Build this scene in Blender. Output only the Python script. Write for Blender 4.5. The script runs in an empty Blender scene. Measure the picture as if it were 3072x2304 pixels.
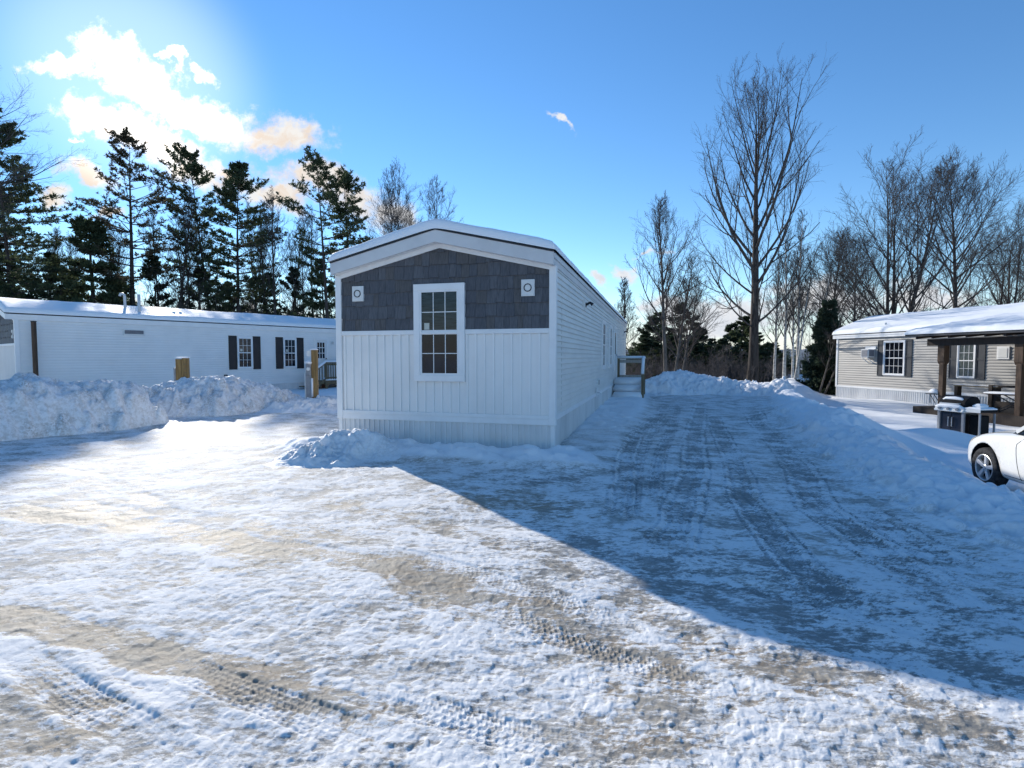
import bpy, bmesh, math, random
import numpy as np
from mathutils import Vector, Matrix
from mathutils.bvhtree import BVHTree

SC = bpy.context.scene
COL = SC.collection
R = math.radians
rnd = random.Random(7)

# ------------------------------------------------------------------ camera
F = 1600.0; CX, CY = 1536.0, 1152.0; HZ = 1072.0; CAMH = 1.625
PITCH = math.atan((CY - HZ) / F)
cam_d = bpy.data.cameras.new('camera'); cam = bpy.data.objects.new('camera', cam_d); COL.objects.link(cam)
cam.location = (0, 0, CAMH); cam.rotation_euler = (math.pi / 2 - PITCH, 0, 0)
cam_d.sensor_width = 36; cam_d.lens = 36 * F / 3072; cam_d.clip_end = 6000; cam_d.clip_start = 0.05
SC.camera = cam

def ray(px, py):
    dx, dy = px - CX, py - CY
    return np.array([dx, F * math.cos(PITCH) - dy * math.sin(PITCH), -F * math.sin(PITCH) - dy * math.cos(PITCH)])
def at(px, py, Y):
    r = ray(px, py); k = Y / r[1]; return np.array([r[0] * k, Y, CAMH + r[2] * k])
def atz(px, py, z=0.0):
    r = ray(px, py); k = (z - CAMH) / r[2]; return np.array([r[0] * k, r[1] * k, z])

# ------------------------------------------------------------------ light, view
SUN_AZ = (-0.556, 0.831)          # horizontal direction towards the sun
SUN_EL = R(22.3)
hn = math.hypot(*SUN_AZ); sdir = Vector((SUN_AZ[0] / hn * math.cos(SUN_EL), SUN_AZ[1] / hn * math.cos(SUN_EL), math.sin(SUN_EL)))
sl = bpy.data.lights.new('sun', 'SUN'); sl.energy = 3.1; sl.angle = R(0.5); sl.color = (1.0, 0.94, 0.84)
so = bpy.data.objects.new('sun', sl); COL.objects.link(so); so.rotation_euler = (-sdir).to_track_quat('-Z', 'Y').to_euler()
so.location = (-20, 30, 25)
SC.view_settings.view_transform = 'Standard'; SC.view_settings.look = 'None'
SC.view_settings.exposure = 0.9; SC.view_settings.gamma = 1

class NT:
    """small node helper"""
    def __init__(s, nt): s.t = nt; s.n = nt.nodes; s.l = nt.links
    def new(s, kind, **kw):
        n = s.n.new(kind)
        for k, v in kw.items(): setattr(n, k, v)
        return n
    def put(s, sock, v):
        if isinstance(v, bpy.types.NodeSocket): s.l.new(v, sock)
        else: sock.default_value = v
    def math(s, op, a, b=0.0, clamp=False):
        n = s.n.new('ShaderNodeMath'); n.operation = op; n.use_clamp = clamp
        s.put(n.inputs[0], a); s.put(n.inputs[1], b); return n.outputs[0]
    def step(s, v, lo, hi):
        n = s.n.new('ShaderNodeMapRange'); n.interpolation_type = 'SMOOTHSTEP'
        s.put(n.inputs[0], v); n.inputs[1].default_value = lo; n.inputs[2].default_value = hi
        return n.outputs[0]
    def mix(s, f, a, b):
        n = s.n.new('ShaderNodeMix'); n.data_type = 'RGBA'
        s.put(n.inputs[0], f); s.put(n.inputs[6], a if isinstance(a, bpy.types.NodeSocket) else tuple(a) + (1,)) ; s.put(n.inputs[7], b if isinstance(b, bpy.types.NodeSocket) else tuple(b) + (1,))
        return n.outputs[2]
    def noise(s, vec, scale, detail=3, rough=0.55, dist=0.0):
        n = s.n.new('ShaderNodeTexNoise'); n.inputs['Scale'].default_value = scale; n.inputs['Detail'].default_value = detail
        n.inputs['Roughness'].default_value = rough; n.inputs['Distortion'].default_value = dist
        if vec is not None: s.l.new(vec, n.inputs['Vector'])
        return n.outputs['Fac']

def setup_world():
    w = bpy.data.worlds.new('World'); SC.world = w; w.use_nodes = True
    h = NT(w.node_tree); h.n.clear()
    sky = h.new('ShaderNodeTexSky'); sky.sky_type = 'NISHITA'; sky.sun_disc = False
    sky.sun_elevation = SUN_EL; sky.sun_rotation = math.atan2(SUN_AZ[0], SUN_AZ[1])
    sky.air_density = 1.0; sky.dust_density = 0.0; sky.ozone_density = 3.0; sky.altitude = 200
    hs = h.new('ShaderNodeHueSaturation'); hs.inputs['Saturation'].default_value = 1.19; hs.inputs['Hue'].default_value = .502; hs.inputs['Value'].default_value = 1.0
    h.l.new(sky.outputs[0], hs.inputs['Color'])
    bg = h.new('ShaderNodeBackground'); h.l.new(hs.outputs[0], bg.inputs[0]); bg.inputs[1].default_value = 0.106
    tc = h.new('ShaderNodeTexCoord'); sep = h.new('ShaderNodeSeparateXYZ'); h.l.new(tc.outputs['Generated'], sep.inputs[0])
    yy = h.math('MAXIMUM', sep.outputs[1], 0.02)
    comb = h.new('ShaderNodeCombineXYZ')
    h.l.new(h.math('DIVIDE', sep.outputs[0], yy), comb.inputs[0]); h.l.new(h.math('DIVIDE', sep.outputs[2], yy), comb.inputs[1])
    # warp
    nz = h.new('ShaderNodeTexNoise'); nz.inputs['Scale'].default_value = 9; nz.inputs['Detail'].default_value = 6; nz.inputs['Roughness'].default_value = 0.62
    h.l.new(comb.outputs[0], nz.inputs['Vector'])
    vm = h.new('ShaderNodeVectorMath', operation='SUBTRACT'); h.l.new(nz.outputs['Color'], vm.inputs[0]); vm.inputs[1].default_value = (.5, .5, .5)
    vs = h.new('ShaderNodeVectorMath', operation='MULTIPLY_ADD'); h.l.new(vm.outputs[0], vs.inputs[0]); vs.inputs[1].default_value = (.16, .13, 0); h.l.new(comb.outputs[0], vs.inputs[2])
    P = vs.outputs[0]
    def ell(px, py, a, b, ang):
        r = ray(px, py); c = (r[0] / r[1], r[2] / r[1], 0)
        m = h.new('ShaderNodeMapping'); m.vector_type = 'TEXTURE'; h.l.new(P, m.inputs[0])
        m.inputs['Location'].default_value = c; m.inputs['Rotation'].default_value = (0, 0, R(-ang)); m.inputs['Scale'].default_value = (a / F, b / F, 1)
        f = h.new('ShaderNodeVectorMath', operation='MULTIPLY'); h.l.new(m.outputs[0], f.inputs[0]); f.inputs[1].default_value = (1, 1, 0)
        le = h.new('ShaderNodeVectorMath', operation='LENGTH'); h.l.new(f.outputs[0], le.inputs[0])
        return h.math('SUBTRACT', 1.0, le.outputs['Value'])
    def z4(x, y): return x / 1.8436, 80 + y / 1.8436
    els = []
    for (x, y, a, b, g) in [(610, 190, 200, 125, 35), (850, 340, 235, 115, 38), (990, 450, 150, 75, 30), (310, 205, 180, 66, 8),
                            (1240, 520, 230, 105, 14), (1560, 580, 260, 112, 10), (450, 480, 165, 90, 15), (690, 570, 260, 110, 25),
                            (950, 690, 250, 120, 35), (1130, 800, 220, 80, 30), (500, 830, 190, 75, 22), (280, 930, 105, 55, 20),
                            (1520, 930, 210, 100, 10), (1290, 810, 160, 60, 30), (1960, 930, 190, 100, 25), (590, 1040, 90, 40, 0),
                            (940, 190, 60, 34, 20), (1110, 265, 100, 42, 25), (400, 612, 48, 16, 0)]:
        X, Y = z4(x, y); els.append(ell(X, Y, a * 1.14 / 1.8436, b * 1.10 / 1.8436, g))
    for (x, y, a, b, g) in [(1673, 374, 52, 15, 35), (1885, 812, 62, 30, 20), (1785, 842, 45, 20, 15), (1960, 765, 40, 14, -10),
                            (2480, 900, 260, 75, 0), (2780, 880, 180, 60, 5), (2200, 960, 300, 70, 0), (2000, 930, 120, 40, 0), (700, 990, 900, 110, 0), (1180, 640, 110, 60, 25), (960, 545, 190, 60, 12)]:
        els.append(ell(x, y, a, b, g))
    m = els[0]
    for e in els[1:]: m = h.math('MAXIMUM', m, e)
    fine = h.noise(comb.outputs[0], 34, 6, .65)
    dens = h.math('ADD', m, h.math('MULTIPLY', h.math('SUBTRACT', fine, 0.5), 1.5))
    mask = h.step(dens, -.08, 0.72)
    front = h.step(sep.outputs[1], 0.05, 0.2)
    mask = h.math('MULTIPLY', mask, front)
    # glow of the sun behind thin cloud
    dn = h.new('ShaderNodeVectorMath', operation='DOT_PRODUCT'); h.l.new(tc.outputs['Generated'], dn.inputs[0])
    r = ray(400, 225); r = r / np.linalg.norm(r); dn.inputs[1].default_value = tuple(r)
    glow = h.step(dn.outputs['Value'], 0.986, 0.9995)
    tex = h.noise(P, 22, 5, .6)
    warm = h.mix(h.step(tex, .40, .60), (1.0, .975, .94), (.95, .81, .69))
    ccol = h.mix(h.step(dn.outputs['Value'], .90, .985), h.mix(h.step(tex, .3, .7), (.98, .985, 1.0), (.78, .83, .91)), warm)
    belt = h.math('MULTIPLY', h.math('SUBTRACT', 1.0, h.step(h.math('ADD', sep.outputs[2], h.math('MULTIPLY', h.math('SUBTRACT', h.noise(tc.outputs['Generated'], 5, 4, .6), .5), .10)), 0.0, 0.12)), .8)
    mask = h.math('MAXIMUM', mask, belt)
    bc = h.new('ShaderNodeBackground'); h.l.new(ccol, bc.inputs[0])
    h.put(bc.inputs[1], h.math('ADD', 0.50, h.math('MULTIPLY', glow, 0.7)))
    ms = h.new('ShaderNodeMixShader'); h.l.new(mask, ms.inputs[0]); h.l.new(bg.outputs[0], ms.inputs[1]); h.l.new(bc.outputs[0], ms.inputs[2])
    halo = h.new('ShaderNodeBackground'); halo.inputs[0].default_value = (1, .96, .93, 1)
    h.put(halo.inputs[1], h.math('MULTIPLY', h.math('POWER', h.step(dn.outputs['Value'], 0.975, 1.0), 2.5), 0.20))
    ad = h.new('ShaderNodeAddShader'); h.l.new(ms.outputs[0], ad.inputs[0]); h.l.new(halo.outputs[0], ad.inputs[1])
    out = h.new('ShaderNodeOutputWorld'); h.l.new(ad.outputs[0], out.inputs[0])
setup_world()

# ------------------------------------------------------------------ materials
def mat(name, col, rough=.6, var=.12, vscale=4.0, bump=0.0, bscale=60.0, spec=.4, metal=0.0, col2=None, stretch=(1, 1, 1), coat=0.0):
    m = bpy.data.materials.new(name); m.use_nodes = True; h = NT(m.node_tree)
    b = h.n['Principled BSDF']
    tc = h.new('ShaderNodeTexCoord'); mp = h.new('ShaderNodeMapping'); h.l.new(tc.outputs['Object'], mp.inputs[0]); mp.inputs['Scale'].default_value = stretch
    v = mp.outputs[0]
    c2 = col2 or tuple(c * (1 - var * 2) for c in col)
    f = h.step(h.noise(v, vscale, 5, .6), .35, .7)
    h.l.new(h.mix(f, col, c2), b.inputs['Base Color'])
    h.put(b.inputs['Roughness'], h.math('ADD', rough - .06, h.math('MULTIPLY', h.noise(v, vscale * 3, 3), .12)))
    b.inputs['Specular IOR Level'].default_value = spec; b.inputs['Metallic'].default_value = metal; b.inputs['Coat Weight'].default_value = coat
    if bump:
        bn = h.new('ShaderNodeBump'); bn.inputs['Strength'].default_value = bump; bn.inputs['Distance'].default_value = .02
        h.l.new(h.noise(v, bscale, 4, .6), bn.inputs['Height']); h.l.new(bn.outputs[0], b.inputs['Normal'])
    return m

M = {}
M['white'] = mat('white_trim', (.82, .81, .795), .45, .03, 3)
M['fascia'] = mat('grey_white_fascia', (.62, .615, .61), .5, .05, 2)
M['vinyl'] = mat('white_vinyl', (.84, .82, .79), .42, .03, 1.2, .05, 120)
M['clap'] = mat('pale_clapboard', (.74, .735, .70), .45, .05, .8, .05, 90, stretch=(1, 1, 6))
M['beige'] = mat('beige_clapboard', (.345, .33, .31), .5, .06, .8, .05, 90, stretch=(1, 1, 6))
M['skirt'] = mat('skirting_vinyl', (.75, .745, .735), .5, .09, 1.4, stretch=(1, 1, .4))
M['shake'] = mat('grey_shakes', (.100, .103, .116), .62, .16, 7, .35, 70, stretch=(6, 6, .8), spec=.3)
M['shake2'] = mat('lighter_grey_shakes', (.122, .125, .138), .62, .16, 7, .35, 70, stretch=(6, 6, .8), spec=.3)
M['shake3'] = mat('brownish_grey_shakes', (.112, .107, .108), .62, .16, 7, .35, 70, stretch=(6, 6, .8), spec=.3)
M['black'] = mat('black_shutter', (.012, .012, .016), .4, .1, 5)
M['charcoal'] = mat('charcoal_shutter', (.045, .048, .055), .5, .1, 5)
M['dark_edge'] = mat('dark_drip_edge', (.02, .02, .025), .5, .1, 5)
M['glass'] = mat('window_glass', (.010, .013, .020), .07, .3, 2.5, spec=.35)
M['glass_mid'] = mat('window_glass_blind', (.030, .040, .046), .07, .4, 14, spec=.4, stretch=(.3, .3, 4))
M['glass_curtain'] = mat('curtained_glass', (.13, .15, .14), .12, .35, 9, spec=.4, stretch=(6, 6, .5))
M['wood'] = mat('weathered_wood', (.20, .155, .09), .75, .2, 3, .3, 40, stretch=(8, 8, .7))
M['greywood'] = mat('pale_weathered_wood', (.40, .37, .32), .75, .15, 3, .3, 40, stretch=(8, 8, .7))
M['treated'] = mat('treated_yellow_wood', (.30, .19, .07), .7, .22, 3, .3, 40, stretch=(9, 9, .6), col2=(.17, .10, .035))
M['darkwood'] = mat('dark_stained_wood', (.035, .021, .014), .6, .2, 3, .3, 40, stretch=(8, 8, .7))
M['brownwood'] = mat('brown_post_wood', (.10, .055, .03), .65, .25, 3, .3, 40, stretch=(8, 8, .7))
M['grey_metal'] = mat('grey_metal_box', (.28, .29, .31), .5, .1, 5)
M['steel'] = mat('steel', (.6, .6, .6), .3, .05, 5, metal=1)
M['black_metal'] = mat('black_enamel', (.010, .010, .012), .35, .2, 5, spec=.5)
M['lid_black'] = mat('grill_lid_enamel', (.008, .008, .010), .6, .2, 5, spec=.15)
M['blackblue'] = mat('dark_blue_enamel', (.012, .016, .03), .3, .2, 5, spec=.5)
M['plastic'] = mat('white_plastic', (.72, .72, .70), .4, .03, 5)
M['pvc'] = mat('pvc_pipe', (.62, .62, .62), .4, .05, 5)
M['bark'] = mat('dark_bark', (.085, .072, .064), .9, .3, 6, .6, 30, spec=.15, stretch=(1, 1, .3))
M['bark_grey'] = mat('grey_bark', (.14, .125, .112), .9, .3, 6, .6, 30, spec=.15, stretch=(1, 1, .3))
M['twig'] = mat('twig_bark', (.088, .079, .075), .9, .2, 6, spec=.1)
M['twig_red'] = mat('reddish_twig_bark', (.098, .082, .075), .9, .2, 6, spec=.1)
M['brush'] = mat('brush_stems', (.13, .115, .11), .9, .25, 2, spec=.1)
M['birch'] = mat('birch_bark', (.60, .58, .54), .8, .1, 5, .3, 30, col2=(.30, .28, .26), stretch=(1, 1, 2.5))
M['needle'] = mat('pine_needles', (.085, .110, .055), .7, .3, .5, spec=.2, col2=(.045, .062, .034))
M['needle_b'] = mat('spruce_needles', (.060, .085, .055), .7, .3, .5, spec=.2, col2=(.034, .050, .034))
M['needle_c'] = mat('brown_needles', (.115, .095, .060), .75, .3, .5, spec=.2, col2=(.060, .066, .038))
for k_ in ('needle', 'needle_b', 'needle_c'):
    h = NT(M[k_].node_tree); pb_ = h.n['Principled BSDF']; tl_ = h.new('ShaderNodeBsdfTranslucent'); mx_ = h.new('ShaderNodeMixShader'); mx_.inputs[0].default_value = .40
    h.l.new(pb_.inputs['Base Color'].links[0].from_socket, tl_.inputs['Color']); h.l.new(pb_.outputs[0], mx_.inputs[1]); h.l.new(tl_.outputs[0], mx_.inputs[2])
    h.l.new(mx_.outputs[0], h.n['Material Output'].inputs[0])
M['tyre'] = mat('tyre_rubber', (.015, .015, .016), .8, .3, 20, .4, 60, spec=.2, col2=(.05, .05, .055))
M['alloy'] = mat('alloy_rim', (.62, .63, .65), .35, .05, 6, metal=.6)
M['liner'] = mat('wheel_arch_liner', (.006, .006, .007), .9, .2, 8, spec=.1)
M['paint'] = mat('white_car_paint', (.78, .78, .765), .28, .03, 1.5, spec=.5, coat=.7, col2=(.70, .69, .66))
M['lamp'] = mat('headlamp_lens', (.40, .42, .44), .15, .3, 9, spec=.9, col2=(.14, .14, .15))
M['amber'] = mat('reflector_lens', (.35, .16, .12), .2, .2, 9, spec=.8)
M['concrete'] = mat('grey_wall', (.45, .44, .42), .8, .1, 4)
M['paper'] = mat('paper_label', (.55, .55, .48), .7, .05, 9)
M['grate'] = mat('vent_grille', (.22, .23, .26), .5, .2, 30, stretch=(.2, .2, 6))
M['brick'] = mat('red_brown_block', (.20, .09, .06), .8, .2, 6)

def snow_mat(name, dirt=0.0, bump=.35, bs=45):
    m = bpy.data.materials.new(name); m.use_nodes = True; h = NT(m.node_tree); b = h.n['Principled BSDF']
    tc = h.new('ShaderNodeTexCoord'); v = tc.outputs['Object']
    base = h.mix(h.noise(v, 1.3, 4), (.88, .885, .89), (.80, .81, .825))
    if dirt:
        d1 = h.step(h.noise(v, 2.2, 6, .72), .42, .68)
        d2 = h.step(h.noise(v, 26, 3, .6), .40, .62)
        sp = h.step(h.noise(v, 40, 2, .6), .66, .76)
        base = h.mix(h.math('MULTIPLY', h.math('MULTIPLY', d1, d2), dirt), base, (.40, .36, .32)); base = h.mix(h.math('MULTIPLY', h.step(h.noise(v, 12, 5, .7), .40, .66), .75 * dirt), base, (.55, .53, .505))
        base = h.mix(h.math('MULTIPLY', h.math('MULTIPLY', h.step(h.noise(v, 1.7, 3, .6), .55, .68), sp), min(1, dirt * .6)), base, (.10, .075, .05))
    h.l.new(base, b.inputs['Base Color']); b.inputs['Roughness'].default_value = .62; b.inputs['Specular IOR Level'].default_value = .3
    bn = h.new('ShaderNodeBump'); bn.inputs['Strength'].default_value = bump; bn.inputs['Distance'].default_value = .02
    h.l.new(h.noise(v, bs, 5, .65), bn.inputs['Height']); h.l.new(bn.outputs[0], b.inputs['Normal'])
    return m
M['snow'] = snow_mat('clean_snow', 0, .25)
M['snow_roof'] = snow_mat('roof_snow', 0, .3, 30)
M['snow_dirty'] = snow_mat('ploughed_dirty_snow', 1.0, 1.0, 16)
M['snow_heap'] = snow_mat('heaped_snow', .3, .9, 22)

# ------------------------------------------------------------------ object helpers
def link(o, parent=None, label=None, cat=None, group=None, kind=None):
    COL.objects.link(o)
    if parent: o.parent = parent
    tag(o, label, cat, group, kind); return o
def tag(o, label=None, cat=None, group=None, kind=None):
    for k, v in (('label', label), ('category', cat), ('group', group), ('kind', kind)):
        if v: o[k] = v
    return o
def empty(name, loc, rz=0, label=None, cat=None, group=None):
    o = bpy.data.objects.new(name, None); o.location = loc; o.rotation_euler = (0, 0, rz); o.empty_display_size = .2
    return link(o, None, label, cat, group)

def np_mesh(name, V, quads=None, tris=None, mats=(), smooth=False, midx=None, attrs=None):
    me = bpy.data.meshes.new(name)
    V = np.asarray(V, np.float32).reshape(-1, 3)
    nq = 0 if quads is None else len(quads); nt = 0 if tris is None else len(tris)
    loops = np.concatenate([np.asarray(quads, np.int32).ravel() if nq else np.zeros(0, np.int32), np.asarray(tris, np.int32).ravel() if nt else np.zeros(0, np.int32)])
    ls = np.concatenate([np.arange(nq) * 4, nq * 4 + np.arange(nt) * 3]).astype(np.int32)
    lt = np.concatenate([np.full(nq, 4), np.full(nt, 3)]).astype(np.int32)
    me.vertices.add(len(V)); me.vertices.foreach_set('co', V.ravel())
    me.loops.add(len(loops)); me.loops.foreach_set('vertex_index', loops)
    me.polygons.add(nq + nt); me.polygons.foreach_set('loop_start', ls); me.polygons.foreach_set('loop_total', lt)
    if midx is not None: me.polygons.foreach_set('material_index', np.asarray(midx, np.int32))
    if smooth: me.polygons.foreach_set('use_smooth', np.ones(nq + nt, bool))
    for m in mats: me.materials.append(m)
    if attrs:
        for k, a in attrs.items():
            at_ = me.attributes.new(k, 'FLOAT', 'POINT'); at_.data.foreach_set('value', np.asarray(a, np.float32).ravel())
    me.update(calc_edges=True); return me

class MB:
    """collects boxes, prisms and tubes in local coordinates, builds ONE mesh object"""
    def __init__(s): s.v = []; s.f = []
    def raw(s, vs, fs):
        o = len(s.v); s.v += [tuple(map(float, v)) for v in vs]; s.f += [tuple(i + o for i in f) for f in fs]; return s
    def box(s, x0, x1, y0, y1, z0, z1):
        x0, x1 = sorted((x0, x1)); y0, y1 = sorted((y0, y1)); z0, z1 = sorted((z0, z1))
        return s.raw([(x0, y0, z0), (x1, y0, z0), (x1, y1, z0), (x0, y1, z0), (x0, y0, z1), (x1, y0, z1), (x1, y1, z1), (x0, y1, z1)],
                     [(3, 2, 1, 0), (4, 5, 6, 7), (0, 1, 5, 4), (1, 2, 6, 5), (2, 3, 7, 6), (3, 0, 4, 7)])
    def hexa(s, pts):
        return s.raw(pts, [(3, 2, 1, 0), (4, 5, 6, 7), (0, 1, 5, 4), (1, 2, 6, 5), (2, 3, 7, 6), (3, 0, 4, 7)])
    def bar(s, a, b, w, h, up=(0, 0, 1)):
        a = Vector(a); b = Vector(b); d = (b - a).normalized(); up = Vector(up)
        sx = d.cross(up)
        if sx.length < 1e-3: sx = d.cross(Vector((1, 0, 0)))
        sx.normalize(); uz = sx.cross(d).normalized(); sx = sx * w / 2; uz = uz * h / 2
        return s.hexa([a - sx - uz, a + sx - uz, b + sx - uz, b - sx - uz, a - sx + uz, a + sx + uz, b + sx + uz, b - sx + uz])
    def prism(s, poly, axis, a0, a1):
        """extrude 2D polygon along axis ('x': poly=(y,z); 'y': poly=(x,z); 'z': poly=(x,y))"""
        n = len(poly)
        def mk(p, a): return (a, p[0], p[1]) if axis == 'x' else ((p[0], a, p[1]) if axis == 'y' else (p[0], p[1], a))
        vs = [mk(p, a0) for p in poly] + [mk(p, a1) for p in poly]
        fs = [tuple(range(n))[::-1], tuple(range(n, 2 * n))] + [(i, (i + 1) % n, n + (i + 1) % n, n + i) for i in range(n)]
        return s.raw(vs, fs)
    def tube(s, pts, r, n=8, cap=True):
        pts = [Vector(p) for p in pts]; rs = r if isinstance(r, (list, tuple)) else [r] * len(pts)
        rings = []; prev = None
        for i, p in enumerate(pts):
            d = (pts[min(i + 1, len(pts) - 1)] - pts[max(i - 1, 0)]).normalized()
            if prev is None:
                a = d.cross(Vector((0, 0, 1)))
                if a.length < .1: a = d.cross(Vector((1, 0, 0)))
            else: a = prev - d * prev.dot(d)
            a.normalize(); prev = a; b = d.cross(a)
            rings.append([p + (a * math.cos(2 * math.pi * k / n) + b * math.sin(2 * math.pi * k / n)) * rs[i] for k in range(n)])
        vs = [v for rg in rings for v in rg]; fs = []
        for i in range(len(pts) - 1):
            for k in range(n): fs.append((i * n + k, i * n + (k + 1) % n, (i + 1) * n + (k + 1) % n, (i + 1) * n + k))
        if cap: fs += [tuple(range(n))[::-1], tuple((len(pts) - 1) * n + k for k in range(n))]
        return s.raw(vs, fs)
    def lathe(s, prof, c, axis='y', n=28):
        """prof: list of (radius, offset along axis)"""
        c = Vector(c); vs = []; fs = []
        for (r, o) in prof:
            for k in range(n):
                a = 2 * math.pi * k / n; u, w = r * math.cos(a), r * math.sin(a)
                vs.append(c + Vector((u, o, w) if axis == 'y' else ((o, u, w) if axis == 'x' else (u, w, o))))
        for i in range(len(prof) - 1):
            for k in range(n): fs.append((i * n + k, i * n + (k + 1) % n, (i + 1) * n + (k + 1) % n, (i + 1) * n + k))
        return s.raw(vs, fs)
    def build(s, name, m, parent=None, smooth=False, bevel=0.0, **kw):
        me = bpy.data.meshes.new(name); me.from_pydata(s.v, [], s.f)
        for x in (m if isinstance(m, (list, tuple)) else [m]): me.materials.append(x)
        bm = bmesh.new(); bm.from_mesh(me); bmesh.ops.recalc_face_normals(bm, faces=bm.faces[:])
        if bevel:
            bmesh.ops.bevel(bm, geom=[e for e in bm.edges if len(e.link_faces) == 2 and e.calc_face_angle(0) > .6], offset=bevel, segments=1, affect='EDGES', clamp_overlap=True)
        if smooth:
            for f in bm.faces: f.smooth = True
        bm.to_mesh(me); bm.free(); me.update()
        return link(bpy.data.objects.new(name, me), parent, kw.get('label'), kw.get('cat'), kw.get('group'), kw.get('kind'))

# ------------------------------------------------------------------ numpy noise
_pr = np.random.RandomState(3)
_perm = _pr.permutation(4096).astype(np.int64); _ang = _pr.rand(4096) * 2 * math.pi
_gx, _gy = np.cos(_ang).astype(np.float32), np.sin(_ang).astype(np.float32)
_rv = _pr.rand(4096, 3).astype(np.float32)
def _hash(i, j, s=0): return _perm[(_perm[(i + s * 131) & 4095] + j) & 4095]
def gnoise(x, y, s=0):
    xi = np.floor(x).astype(np.int64); yi = np.floor(y).astype(np.int64); fx = (x - xi).astype(np.float32); fy = (y - yi).astype(np.float32)
    u = fx * fx * fx * (fx * (fx * 6 - 15) + 10); w = fy * fy * fy * (fy * (fy * 6 - 15) + 10)
    def g(a, b):
        h = _hash(xi + a, yi + b, s); return _gx[h] * (fx - a) + _gy[h] * (fy - b)
    n0 = g(0, 0) * (1 - u) + g(1, 0) * u; n1 = g(0, 1) * (1 - u) + g(1, 1) * u
    return (n0 * (1 - w) + n1 * w) * 1.5
def fbm(x, y, lam, octs, s=0, gain=.55, sp=None):
    out = 0; a = 1.0
    for o in range(octs):
        n = gnoise(x / lam + o * 17.3, y / lam - o * 9.1, s + o) * a
        if sp is not None: n = n * np.clip((lam / sp - 2.0) / 2.0, 0, 1)
        out = out + n; lam *= .5; a *= gain
    return out
def cells(x, y, lam, s=0, rmin=.25, rmax=.62):
    """rounded lumps: height in units of lam"""
    x = x / lam; y = y / lam; xi = np.floor(x).astype(np.int64); yi = np.floor(y).astype(np.int64); out = np.zeros_like(x)
    for a in (-1, 0, 1):
        for b in (-1, 0, 1):
            h = _hash(xi + a, yi + b, s); c = _rv[h]
            dx = xi + a + c[..., 0] - x; dy = yi + b + c[..., 1] - y; rr = rmin + (rmax - rmin) * c[..., 2] ** 2
            out = np.maximum(out, np.sqrt(np.maximum(rr * rr - dx * dx - dy * dy, 0)))
    return out
def sstep(a, b, x):
    t = np.clip((x - a) / (b - a), 0, 1); return t * t * (3 - 2 * t)
def polydist(X, Y, pts):
    """distance to polyline, parameter along it in metres, signed side"""
    best = np.full(X.shape, 1e9); S = np.zeros(X.shape); acc = 0; I = np.zeros(X.shape); global SIDE; SIDE = np.zeros(X.shape)
    for i in range(len(pts) - 1):
        ax, ay = pts[i][0], pts[i][1]; bx, by = pts[i + 1][0], pts[i + 1][1]; L2 = (bx - ax) ** 2 + (by - ay) ** 2
        t = np.clip(((X - ax) * (bx - ax) + (Y - ay) * (by - ay)) / L2, 0, 1)
        d = np.hypot(X - ax - t * (bx - ax), Y - ay - t * (by - ay)); k = d < best
        SIDE = np.where(k, np.sign((bx - ax) * (Y - ay) - (by - ay) * (X - ax)), SIDE); best = np.where(k, d, best); S = np.where(k, acc + t * math.sqrt(L2), S); I = np.where(k, i + t, I); acc += math.sqrt(L2)
    return best, S, I

# ------------------------------------------------------------------ homes: frames shared with terrain
H1 = dict(o=(0.72, 9.20), rz=math.atan2(.964, .267), L=19.9, W=4.20)
H2 = dict(o=(-17.4, 18.78), rz=math.atan2(.792, .611), L=17.5, W=4.1)
H3 = dict(o=(17.17, 28.2), rz=math.atan2(-.98, .20), L=17.0, W=4.4)
def local(Hm, X, Y):
    c, s_ = math.cos(Hm['rz']), math.sin(Hm['rz']); dx, dy = X - Hm['o'][0], Y - Hm['o'][1]
    return dx * c + dy * s_, -dx * s_ + dy * c
def world(Hm, t, v, z=0.0):
    c, s_ = math.cos(Hm['rz']), math.sin(Hm['rz']); return (Hm['o'][0] + t * c - v * s_, Hm['o'][1] + t * s_ + v * c, z)

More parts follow.
